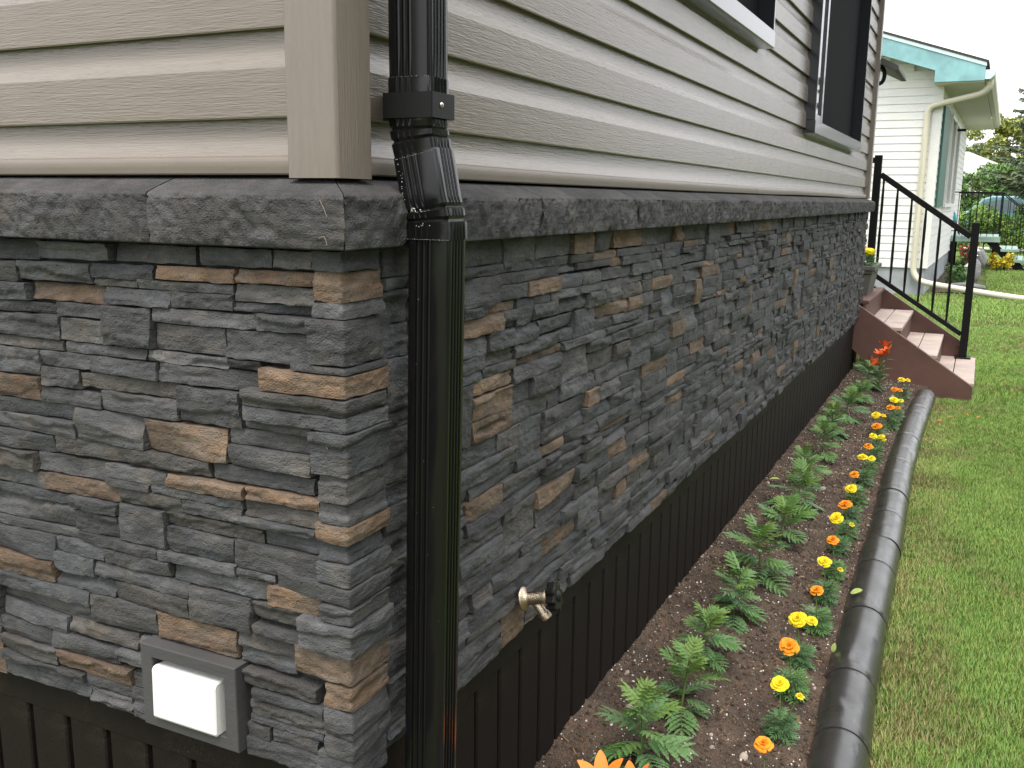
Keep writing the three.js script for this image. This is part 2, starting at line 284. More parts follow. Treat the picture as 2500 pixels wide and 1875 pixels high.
// --- stone pieces: a rough front sheet with four sides
const TONE = [[0.104, 0.105, 0.110], [0.212, 0.150, 0.106], [0.116, 0.109, 0.104]];
function stoneGeo({ path, len, y0, y1, seed, res, tone, rough = 1, depth = 0.03 }) {
  // path(s, d, y): point at arc length s along the wall, d out from the wall plane
  const r = rng(seed), w = len, h = y1 - y0, nx = clamp(Math.round(w / res), 4, 64), ny = clamp(Math.round(h / (res * 0.9)), 3, 22);
  const P = depth + (r() - 0.5) * 0.012 * rough, tx = (r() - 0.5) * 0.06 * rough, ty = (r() - 0.5) * 0.16 * rough, ox = r() * 50, oy = r() * 50;
  const chips = []; const nc = Math.floor(r() * 3.4);
  for (let i = 0; i < nc; i++) { const a = r() * 6.28, px = w * r(), py = h * (r() < 0.5 ? 0.15 * r() : 1 - 0.15 * r()); chips.push([px, py, Math.cos(a) * 0.5, Math.sign(py - h / 2) * (0.3 + 0.7 * r()), 0.12 + 0.4 * r(), 0.001 + 0.004 * r()]); }
  const layers = []; const nl = r() < 0.55 ? 1 : r() < 0.5 ? 2 : 0;
  for (let i = 0; i < nl; i++) layers.push([h * (0.15 + 0.7 * r()), (r() - 0.5) * 0.16, (r() < 0.5 ? -1 : 1) * (0.0018 + 0.004 * r()), r() * 40]);
  const zAt = (x, y) => {
    let z = P + tx * (x - w / 2) * 0.6 + ty * (y - h / 2) * 0.5 + rough * (0.0034 * fbm(x * 18 + ox, y * 40 + oy, 1, 3) + 0.0012 * noise(x * 120 + ox, y * 190 + oy, 3));
    for (const [ly, sl, a, o] of layers) z += a * sstep(-0.0015, 0.0015, y - ly - sl * (x - w / 2) - 0.006 * noise(x * 28 + o, 1, 5));
    for (const [px, py, dx, dy, sl, o] of chips) z = Math.min(z, P + o - sl * ((x - px) * dx * 0.6 + (y - py) * dy));
    return Math.max(z, 0.010);
  };
  const e = 0.0013 * rough;
  const F = [], pos = [], nor = [], uv = [], col = [], idx = [];
  const T0 = TONE[tone], vary = 0.80 + 0.42 * r(), warm = (r() - 0.5) * 0.05, gap = 0.0003;
  for (let j = 0; j <= ny; j++) for (let i = 0; i <= nx; i++) {
    const ui = i / nx, vj = j / ny; let x = ui * w, y = vj * h;
    const eb = Math.max(0, 1 - Math.min(x, w - x) / 0.0045), ev = Math.max(0, 1 - Math.min(y, h - y) / 0.004);
    const d = zAt(x, y) - e * (eb * eb + ev * ev) * (0.6 + 0.5 * noise(x * 60 + oy, y * 60, 9));
    // uneven outline
    x += (ui < 0.5 ? 1 : -1) * (gap + 0.0022 * (0.5 + 0.7 * noise(y * 70 + ox, ui < 0.5 ? 3 : 8, 2))) * Math.max(0, 1 - Math.min(ui, 1 - ui) * 3) ;
    y += (vj < 0.5 ? 1 : -1) * (gap + Math.min(0.0013, h * 0.05) * (0.4 + 0.9 * noise(x * 45 + oy, vj < 0.5 ? 5 : 11, 2))) * Math.max(0, 1 - Math.min(vj, 1 - vj) * 3);
    F.push([x, y, d]);
    const m = 1 + 0.16 * fbm(x * 14 + ox, y * 26 + oy, 7, 3), st = tone === 1 ? 0.45 * fbm(x * 30 + oy, y * 60 + ox, 12, 3) : 0.06 * fbm(x * 20, y * 20, seed % 91, 2);
    col.push(T0[0] * vary * m * (1 + warm + st * 0.3), T0[1] * vary * m * (1 - st * 0.1), T0[2] * vary * m * (1 - warm - st * 0.5));
  }
  const put = (x, y, d, u, v, c) => { const p = path(x, d, y0 + y); pos.push(p.x, p.y, p.z); uv.push(u + ox, v + oy); if (c !== undefined) { col.push(col[c * 3], col[c * 3 + 1], col[c * 3 + 2]); } return pos.length / 3 - 1; };
  const W = nx + 1; for (const [x, y, d] of F) put(x, y, d, x, y);
  for (let j = 0; j < ny; j++) for (let i = 0; i < nx; i++) { const a = j * W + i; idx.push(a, a + 1, a + W + 1, a, a + W + 1, a + W); }
  const strip = (ids, vert) => { let prev; ids.forEach((k, n) => { const [x, y, d] = F[k]; const a = put(x, y, d, vert ? d : x, vert ? y : d, k), b = put(x, y, 0.0005, vert ? 0 : x, vert ? y : 0, k); if (n) idx.push(prev[0], a, b, prev[0], b, prev[1]); prev = [a, b]; }); };
  const seq = (n, f) => Array.from({ length: n }, (_, i) => f(i));
  strip(seq(nx + 1, (i) => nx - i), false); strip(seq(nx + 1, (i) => ny * W + i), false); strip(seq(ny + 1, (j) => j * W), true); strip(seq(ny + 1, (j) => (ny - j) * W + nx), true);
  const g = new THREE.BufferGeometry(); g.setAttribute('position', new THREE.BufferAttribute(new Float32Array(pos), 3)); g.setAttribute('uv', new THREE.BufferAttribute(new Float32Array(uv), 2)); g.setAttribute('color', new THREE.BufferAttribute(new Float32Array(col), 3));
  g.setIndex(idx); g.computeVertexNormals(); return g;
}
const stones = []; // {wall, u0, u1, y0, y1, tone}
{
  // the moulded panel on the end wall: x0, x1, y0, y1, tone of each stone; the panel repeats every 0.31 m down the wall
  const row0 = [[-.70,-.544,1.107,1.139,0],[-.541,-.386,1.111,1.138,0],[-.383,-.22,1.112,1.139,0],[-.21,-.083,1.113,1.139,0],[-.083,.006,1.114,1.139,0]];
  const panel = [[-.68,-.587,1.073,1.105,0],[-.587,-.428,1.076,1.107,0],[-.429,-.299,1.086,1.109,0],[-.297,-.149,1.089,1.11,1],[-.149,.01,1.092,1.111,1],[-.425,-.334,1.075,1.086,0],[-.334,-.155,1.074,1.088,0],[-.69,-.57,1.043,1.072,0],[-.57,-.402,1.046,1.074,1],[-.402,-.273,1.048,1.074,0],[-.272,-.156,1.051,1.074,0],[-.154,.009,1.066,1.091,2],[-.157,-.02,1.052,1.065,0],[-.70,-.512,1.024,1.042,0],[-.512,-.407,1.024,1.045,0],[-.407,-.31,.986,1.047,0],[-.309,-.12,1.027,1.049,0],[-.118,-.019,1.028,1.051,0],[-.67,-.507,.985,1.023,0],[-.506,-.408,.986,1.022,0],[-.71,-.506,.967,.984,0],[-.308,-.174,.986,1.026,0],[-.173,-.018,.986,1.027,0],[-.50,-.326,.968,.985,0],[-.325,-.171,.968,.985,0],[-.17,-.012,.971,.985,0],[-.69,-.558,.923,.966,0],[-.557,-.446,.942,.967,0],[-.445,-.304,.940,.967,0],[-.303,-.116,.940,.968,0],[-.114,.035,.937,.971,1],[-.72,-.564,.883,.921,1],[-.562,-.471,.909,.941,0],[-.471,-.267,.915,.939,0],[-.564,-.429,.882,.908,0],[-.428,-.268,.882,.914,0],[-.266,-.147,.884,.938,0],[-.145,.029,.912,.938,2],[-.70,-.487,.856,.882,0],[-.67,-.488,.828,.855,0],[-.485,-.342,.829,.881,0],[-.341,-.178,.829,.880,1],[-.146,-.024,.888,.901,0],[-.177,-.018,.861,.886,0],[-.70,-.543,.797,.827,0],[-.541,-.386,.802,.829,0],[-.384,-.215,.802,.828,0],[-.213,-.027,.803,.828,0],[-.176,-.027,.83,.86,0]];
  const cornerL = [[.0,1.114,1.141,0],[-.005,1.074,1.114,1],[-.013,1.053,1.074,0],[-.02,.991,1.052,0],[-.05,.980,.990,0],[-.106,.948,.979,1],[-.136,.923,.947,2],[-.138,.902,.923,0],[-.021,.842,.901,0],[0,.803,.842,0],[.0,.773,.801,0],[-.018,.744,.772,1],[-.017,.718,.743,0],[-.016,.686,.717,0],[-.093,.656,.685,0],[-.011,.63,.655,0],[-.05,.581,.629,0],[-.065,.537,.58,1],[-.005,.5,.534,1],[-.005,.457,.499,0],[-.01,.423,.456,0],[-.03,.372,.421,0]];
  const r = rng(77);
  cornerL.forEach(([xl, y0, y1, tone], i) => stones.push({ corner: true, xl: Math.min(xl, -0.012), zr: -0.056 - 0.008 * ((i * 7) % 3) / 2, y0, y1, tone }));
  const VENT = [-0.36, -0.165, 0.383, 0.524];
  const addLeft = (x0, x1, y0, y1, tone) => {
    for (const [xl, a, b] of cornerL) if (Math.min(b, y1) - Math.max(a, y0) > 0.35 * (y1 - y0) && x1 > Math.min(xl, -0.012) - 0.003) x1 = Math.min(xl, -0.012) - 0.003;
    if (y0 < STONE0) y0 = STONE0 + 0.006 * r();
    if (x0 < -0.655) x0 = -0.7165;
    if (x1 - x0 < 0.018 || y1 - y0 < 0.008) return;
    const oy = Math.min(y1, VENT[3]) - Math.max(y0, VENT[2]), ox = Math.min(x1, VENT[1]) - Math.max(x0, VENT[0]);
    if (oy > 0.004 && ox > 0.004) {
      if (oy < 0.35 * (y1 - y0)) { if (y1 > VENT[3]) y0 = Math.max(y0, VENT[3]); else y1 = Math.min(y1, VENT[2]); }
      else { if (VENT[0] - x0 > 0.02) stones.push({ wall: 0, u0: -VENT[0], u1: -x0, y0, y1, tone }); if (x1 - VENT[1] > 0.02) stones.push({ wall: 0, u0: -x1, u1: -VENT[1], y0, y1, tone }); if (y1 - VENT[3] > 0.007) stones.push({ wall: 0, u0: -Math.min(x1, VENT[1]), u1: -Math.max(x0, VENT[0]), y0: VENT[3], y1, tone }); return; }
    }
    stones.push({ wall: 0, u0: -x1, u1: -x0, y0, y1, tone });
  };
  row0.forEach((s) => addLeft(...s));
  for (let k = 0; k < 3; k++) panel.forEach(([a, b, c, d, t]) => { const tone = k && t !== 1 && r() < 0.05 ? 2 : t === 1 && k === 2 && r() < 0.3 ? 0 : t; if (d - k * 0.31 > STONE0 + 0.008) addLeft(a, b, c - k * 0.31, d - k * 0.31, tone); });
  // ledge-stone courses laid at random
  const fill = (wall, u0, u1, tanAt) => {
    let y = STONE1;
    const put = (a, b, c, d) => { if (d - c > 0.007) stones.push({ wall, u0: a, u1: b, y0: Math.max(c, STONE0), y1: Math.min(d, STONE1), tone: 0, pick: true }); };
    const strip = (a, b, c, d) => { let u = a; while (u < b - 0.001) { let l = 0.07 + 0.17 * r(); if (b - u - l < 0.05) l = b - u; const k = Math.max(0, r() - 0.55) * 0.012; put(u, u + l, c + (r() < 0.5 ? k : 0), d); u += l; } };
    while (y > STONE0 + 0.02) {
      const n = r() < 0.55 ? 2 : 3; let hs = Array.from({ length: n }, () => 0.017 + 0.026 * r()); let bh = hs.reduce((p, q) => p + q, 0); if (y - bh < STONE0 + 0.03) { const k = (y - STONE0) / bh; hs = hs.map((q) => q * k); bh = y - STONE0; }
      let u = u0 + r() * 0.004;
      while (u < u1 - 0.01) {
        let l = 0.16 + 0.32 * r(); if (u1 - u - l < 0.1) l = u1 - u;
        const tall = Math.min(l, 0.06 + 0.08 * r()); let s0 = u, s1 = u + l; const k = r();
        if (k < 0.2 && l > 0.15) { put(u, u + tall, y - bh, y); s0 = u + tall; }
        let yy = y; for (let i = 0; i < n; i++) { if (i + 1 < n && k > 0.5 && k < 0.72) { const w = 0.07 + 0.1 * r(); if (s1 - s0 > w + 0.06) { put(s0, s0 + w, yy - hs[i] - hs[i + 1], yy); strip(s0 + w, s1, yy - hs[i], yy); strip(s0 + w, s1, yy - hs[i] - hs[i + 1], yy - hs[i]); yy -= hs[i] + hs[i + 1]; i++; continue; } } strip(s0, s1, yy - hs[i], yy); yy -= hs[i]; }
        u += l;
      }
      y -= bh;
    }
  };
  fill(1, 0.064, -Z1 + 0.02);
  fill(0, 0.715, -X1 - 0.05);
  const tan = [[-.82,1.13],[-.82,1.11],[-.98,1.1],[-1.09,1.11],[-1.04,1.09],[-1.39,1.03],[-1.38,1.01],[-.4,1.03],[-.4,1.01],[-1.01,.97],[-1.2,.98],[-.67,.92],[-1.5,.87],[-1.34,.8],[-1.55,.71],[-1.55,.67],[-.37,.88],[-.36,.85],[-.46,.83],[-.69,.72],[-1.09,.71],[-1.07,.63],[-1.18,.55],[-.41,.68],[-.74,.61],[-1.13,.52],[-.73,.52],[-1.48,.4],[-.47,.39],[-1.56,1.13],[-1.61,1.11],[-1.85,1.03],[-1.87,1],[-2.25,1.01],[-1.78,.95],[-2.07,.89],[-2.34,.94],[-2.83,.9],[-2.12,1.12],[-2.67,1.13],[-3.16,1],[-3.2,1.03],[-3.49,.87],[-3.91,.86],[-4.52,.87],[-3.81,.95],[-3.29,.82],[-3.14,.78],[-2.46,.82],[-3.59,.7],[-2.77,.72],[-2.13,.71],[-1.75,.8],[-2.63,.64],[-2.95,.6],[-2.33,.6],[-3.62,.55],[-3.34,.4],[-3.12,.49],[-2.45,.51],[-4.41,.75],[-4.1,.71],[-4.64,.4],[-4.7,.77],[-5.42,.46],[-1.95,.45],[-.62,1.08],[-.9,.8],[-5.0,.6],[-5.2,.95],[-4.9,1.08],[-5.7,.8],[-4.3,.55],[-5.9,1.02]];
  for (const [z, y] of tan) { let best, bd = 9; for (const s of stones) if (s.wall === 1) { const d = Math.hypot((s.u0 + s.u1) / 2 + z, ((s.y0 + s.y1) / 2 - y) * 1.5) - 0.2 * Math.min(s.u1 - s.u0, 0.15); if (d < bd) { bd = d; best = s; } } best.tone = 1; }
  for (const s of stones) { if (s.pick && s.wall === 0 && r() < 0.1) s.tone = 1; else if (s.tone === 0 && r() < 0.07) s.tone = 2; }
}
const facing = part('stone_facing', merge([bx(X1, 0.004, STONE0 - 0.004, STONE1 + 0.004, -0.01, 0.004), bx(-0.011, 0.004, STONE0 - 0.004, STONE1 + 0.004, Z1, -0.0102)]), M.joint, house);
{
  stones.forEach((s, i) => {
    const c = s.corner ? new THREE.Vector3(0.03, 0, 0.03) : s.wall ? new THREE.Vector3(0.03, 0, -(s.u0 + s.u1) / 2) : new THREE.Vector3(-(s.u0 + s.u1) / 2, 0, 0.03);
    c.y = (s.y0 + s.y1) / 2; const d = EYE.distanceTo(c), cos = (s.wall ? EYE.x - c.x : EYE.z - c.z) / d;
    s.seed = i + 101; s.w = s.corner ? 0.1 : s.u1 - s.u0; s.show = s.w * (s.y1 - s.y0) * cos / (d * d) * (s.wall === 0 && s.u1 > 0.78 ? 0.05 : 1); s.d = d;
  });
  const order = [...stones].sort((a, b) => b.show - a.show), rest = [];
  order.forEach((s, k) => {
    let path, len;
    if (s.corner) { const a = 0.036 - s.xl, b = 0.036 - s.zr; len = a + b; path = (t, d, y) => { const q = d < 0.002 ? 0 : d + 0.004; return t < a ? new THREE.Vector3(s.xl + (q - s.xl) * t / a, y, q) : new THREE.Vector3(q, y, q + (s.zr - q) * (t - a) / b); }; } else { len = s.u1 - s.u0; path = s.wall ? (t, d, y) => onRight(s.u1 - t, d, y) : (t, d, y) => onLeft(s.u1 - t, d, y); }
    const near = k < 300, g = stoneGeo({ path, len, y0: s.y0, y1: s.y1, seed: s.seed, res: near ? clamp(0.0028 * s.d, 0.0036, 0.01) : 0.016, tone: s.tone, depth: s.corner ? 0.034 : 0.026, rough: s.corner ? 0.75 : 1 });
    if (near) { const o = part('stone', g, M.stone, facing); if (s.tone === 1) o.userData.label = 'tan brown stone'; } else rest.push(g);
  });
  const o = part('far_stones', merge(rest), M.stone, facing); o.userData.kind = 'stuff';
}
// --- ledge cap: rock-faced pieces on top of the stone
{
  const prof = [[0.002, 1.143], [0.030, 1.1425], [0.052, 1.1425], [0.0555, 1.1445], [0.057, 1.158], [0.0575, 1.174], [0.0575, 1.19], [0.0568, 1.2045], [0.0555, 1.2105], [0.0515, 1.2135], [0.036, 1.2195], [0.018, 1.2265], [-0.002, 1.233], [-0.03, 1.235]];
  const capPiece = (at, ua, ub, mitre, seed) => {
    const n = Math.max(14, Math.round((ub - ua) / (ua < 1.2 ? 0.004 : 0.008))), fine = [], r = rng(seed), ox = r() * 40;
    for (let i = 0; i + 1 < prof.length; i++) for (let k = 0; k < 3; k++) fine.push([prof[i][0] + (prof[i + 1][0] - prof[i][0]) * k / 3, prof[i][1] + (prof[i + 1][1] - prof[i][1]) * k / 3]); fine.push(prof.at(-1));
    const pos = [], uv = [], col = [], W = fine.length, idx = [];
    for (let i = 0; i <= n; i++) fine.forEach(([d, y], j) => {
      const face = sstep(0.03, 0.052, d) * (y < 1.208 ? 1 : 0.25);
      let u = ua + (ub - ua) * i / n; const low = (y - 1.175) / 0.06;
      let dd = d + face * (0.0060 * fbm(u * 22 + ox, y * 20 + ox, 3, 5) + 0.0030 * noise(u * 105, y * 90, seed) + 0.0016 * noise(u * 240, y * 200, seed + 5) - 0.005 * sstep(0.25, 0.6, fbm(u * 9 + ox, y * 14, 9, 3)) * sstep(0.2, -0.6, low));
      if (!mitre || i > 0) { const s = i === 0 ? 1 : i === n ? -1 : 0, ez = Math.min(i, n - i); if (ez < 2 && !(mitre && i < 3)) dd -= 0.003 * (1 - ez / 2) * face; u += s * 0.0022 + (i === 0 || i === n ? 0.006 * noise(y * 28, (i === 0 ? ua : ub) * 37, 2) : 0); }
      if (mitre) u -= (1 - i / n) ** 8 * Math.max(0, dd) + (i === 0 ? dd * 0 : 0) - (i === 0 ? 0.0012 : 0);
      const p = at(u, dd, y); pos.push(p.x, p.y, p.z); uv.push(u + ox, y + d * 1.2);
      const m = (0.86 + 0.2 * r() * 0.2) * (1 + 0.22 * fbm(u * 12 + ox, y * 20, 5, 3)), w = 0.05 * fbm(u * 20, y * 30 + ox, 6, 2);
      col.push(0.098 * m * (1 + w), 0.096 * m, 0.098 * m * (1 - w));
    });
    for (let i = 0; i < n; i++) for (let j = 0; j + 1 < W; j++) { const a = i * W + j; idx.push(a, a + 1, a + W + 1, a, a + W + 1, a + W); }
    // end faces
    for (const i of [0, n]) { const c = pos.length / 3, p = at(i ? ub : ua, 0.0, 1.18); pos.push(p.x, p.y, p.z); uv.push(0, 0); col.push(0.09, 0.09, 0.095); for (let j = 0; j + 1 < W; j++) { const b = pos.length / 3; for (const q of [j, j + 1]) { const k = i * W + q; pos.push(pos[3 * k], pos[3 * k + 1], pos[3 * k + 2]); uv.push(fine[q][0], fine[q][1]); col.push(0.09, 0.09, 0.095); } idx.push(c, b, b + 1); } }
    const g = new THREE.BufferGeometry(); g.setAttribute('position', new THREE.BufferAttribute(new Float32Array(pos), 3)); g.setAttribute('uv', new THREE.BufferAttribute(new Float32Array(uv), 2)); g.setAttribute('color', new THREE.BufferAttribute(new Float32Array(col), 3)); g.setIndex(idx); g.computeVertexNormals(); return g;
  };
  const cap = (at, cuts) => cuts.slice(1).forEach((b, i) => part('cap_stone', capPiece(at, cuts[i], b, i === 0, Math.round(b * 100) + i), M.stone, house));
  cap(onLeft, [0, 0.279, 0.80, 1.31, 1.83, 2.34, 2.62]);
  cap(onRight, [0, 0.538, 1.08, 1.62, 2.10, 2.60, 3.07, 3.58, 4.1, 4.6, 5.12, 5.64, 6.12, 6.40]);
}
// --- siding courses
const E0 = 0.1135, LIP = 1.311;
const WIN = [{ a: 1.30, b: 2.562, y0: 1.742, y1: 2.85 }, { a: 3.582, b: 5.40, y0: 1.516, y1: 2.85 }];
{
  const r = rng(31);
  const full = [[-0.014, 0.004], [-0.004, 0.0015], [-0.0006, 0.0002], [0.0004, 0.0025], [0.0006, 0.03], [0.0, 0.0640], [-0.0005, 0.0653], [-0.0030, 0.0700], [-0.0065, 0.0770], [-0.0095, 0.0840], [-0.0112, 0.0905], [-0.0118, 0.100], [-0.0120, 0.125]];
  const course = (at, u0, u1, y, prof) => {
    const n = Math.max(2, Math.round((u1 - u0) / 0.12)), rows = [], s = r() * 30;
    for (let i = 0; i <= n; i++) { const u = u0 + (u1 - u0) * i / n; rows.push(prof.map(([d, h]) => at(u, d + 0.0011 * fbm(u * 2.3 + s, y * 5, 3, 2), y + h + 0.0007 * noise(u * 1.7 + s, y, 4)))); }
    part('siding_course', loft(rows, 0.21), M.siding, house);
  };
  const low = full.filter(([, h]) => h > 0.05).map(([d, h]) => [d, h]); low.unshift([0.0, 0.05]);
  course(onLeft, 0.045, -X1 - 0.02, LIP - E0, low);
  course(onRight, 0.045, -Z1 - 0.03, LIP - E0, low);
  for (let k = 0; k < 16; k++) {
    const y = LIP + k * E0; course(onLeft, 0.045, -X1 - 0.02, y, full);
    let cuts = [0.045]; for (const w of WIN) if (y + E0 * 0.35 > w.y0 && y < w.y1 - 0.03) cuts.push(w.a + 0.004, w.b - 0.004); cuts.push(-Z1 - 0.03);
    for (let i = 0; i < cuts.length; i += 2) course(onRight, cuts[i], cuts[i + 1], y, full);
  }
  // finishing trim under the first course: rounded lip, flat face
  const trim = [[-0.01, 1.2385], [0.0055, 1.2365], [0.0075, 1.2385], [0.0085, 1.246], [0.009, 1.2545], [0.0082, 1.2575], [0.0055, 1.2605], [0.002, 1.2618], [-0.002, 1.2605]];
  const strip = (at, u0, u1, bow) => { const n = Math.round((u1 - u0) / 0.08), rows = []; for (let i = 0; i <= n; i++) { const u = u0 + (u1 - u0) * i / n; rows.push(trim.map(([d, y]) => at(u, d + 0.0015 * noise(u * 3, 2, 1), y + bow * 0.003 * noise(u * 1.1, 7, 3)))); } part('finish_trim', loft(rows, 0.5), M.trim, house); };
  strip(onLeft, 0.045, -X1 - 0.02, 0.2); strip(onRight, 0.045, 2.585, 0.6); strip(onRight, 2.588, -Z1 - 0.03, 1);
  // corner posts: a square post with rounded arris
  const post = (cx, cz, sx, sz, w) => {
    const p = []; const a = 0.0245, R = 0.006; // L-shaped outline
    p.push([-w, -0.012], [-w, a - 0.003], [-w + 0.003, a]); for (let k = 0; k <= 5; k++) { const t = k / 5 * Math.PI / 2; p.push([a - R + Math.sin(t) * R, a - R + Math.cos(t) * R]); } p.push([a, -w + 0.003], [a - 0.003, -w], [-0.012, -w]);
    const rows = [1.2325, 3.15].map((y) => p.map(([x, z]) => new THREE.Vector3(cx + sx * x, y, cz + sz * z)));
    return loft(rows.map((q) => q), 0.5);
  };
  part('corner_post', post(0, 0, 1, 1, 0.055), M.siding, house);
  part('corner_post', post(0, Z1, 1, -1, 0.05), M.siding, house);
  // far end wall and roof over all
  part('end_wall', bx(X1, -0.04, 0.0, 3.15, Z1 - 0.02, Z1 + 0.045), M.siding, house);
  const roof = part('roof', merge([bx(X1 - 0.3, 0.32, 3.30, 3.36, Z1 - 0.35, 0.34)]), M.roof, house);
  part('soffit', bx(X1 - 0.28, 0.30, 3.14, 3.16, Z1 - 0.33, 0.32), M.soffit, roof);
  part('fascia', merge([bx(X1 - 0.29, 0.325, 3.12, 3.298, 0.322, 0.345), bx(0.302, 0.326, 3.12, 3.298, Z1 - 0.34, 0.3215)]), M.frame, roof);
}
// --- windows in the side wall
WIN.forEach((w, i) => {
  const o = part('window', merge([
    rbx(-0.08, 0.040, w.y0 + 0.058, w.y1, -w.a - 0.016, -w.a, 0.002), rbx(-0.08, 0.040, w.y0 + 0.058, w.y1, -w.b, -w.b + 0.016, 0.002),
    rbx(-0.08, 0.043, w.y0, w.y0 + 0.0575, -w.b - 0.003, -w.a + 0.003, 0.003), rbx(-0.08, 0.043, w.y1 + 0.0005, w.y1 + 0.05, -w.b - 0.003, -w.a + 0.003, 0.003)]), M.frame, house);
  o.userData.label = i ? 'dark framed window nearer the steps' : 'dark framed window cut by the top edge of the photo';
  const m = i ? 4.02 : (w.a + w.b) / 2, s = 0.045;
  const sash = (a, b, x) => { part('sash', merge([bx(x - 0.02, x, w.y0 + 0.058, w.y1, -a - s, -a), bx(x - 0.02, x, w.y0 + 0.058, w.y1, -b, -b + s), bx(x - 0.02, x - 0.0005, w.y0 + 0.058, w.y0 + 0.058 + s, -b + s, -a - s), bx(x - 0.02, x - 0.0005, w.y1 - s, w.y1, -b + s, -a - s)]), M.frame, o); part('pane', bx(x - 0.013, x - 0.009, w.y0 + 0.058 + s, w.y1 - s, -b + s, -a - s), M.glass, o); };
  sash(w.a + 0.0165, m, 0.006); sash(m - 0.02, w.b - 0.0165, -0.018);
  part('insect_screen', bx(-0.0175, -0.0165, w.y0 + 0.06, w.y1 - 0.01, -w.b + 0.0165, -m - 0.0005), M.screen, o);
  part('blind', bx(-0.078, -0.072, w.y0 + 0.06, w.y1 - 0.01, -w.b + 0.02, -w.a - 0.02), M.screen, o);
});
// --- skirting: grooved boards under the stone
{
  const board = (at, u0, u1) => { const p = [[u0, -0.0115], [u0 + 0.001, -0.003], [u0 + 0.004, 0.0], [u1 - 0.004, 0.0], [u1 - 0.001, -0.003], [u1, -0.0115]]; const rows = [-0.16, 0.309].map((y) => p.map(([u, d]) => at(u, d, y))); return loft(rows, 0.4); };
  const sk = part('skirting', merge([bx(X1, -0.0115, -0.16, STONE0 + 0.01, -0.03, -0.0115), bx(-0.03, -0.0115, -0.16, STONE0 + 0.01, Z1, -0.012), bx(X1, 0.0, 0.3095, STONE0 + 0.008, -0.0112, 0.0), bx(-0.0112, 0.0, 0.3095, STONE0 + 0.008, Z1, -0.0003)]), M.skirt, house);
  for (let x = 0.022; x < 2.5; x += 0.0968) part('skirting_board', board(onLeft, x, x + 0.087), M.skirt, sk);
  for (let z = 0.022; z < 6.28; z += 0.0962) part('skirting_board', board(onRight, z, z + 0.088), M.skirt, sk);
}

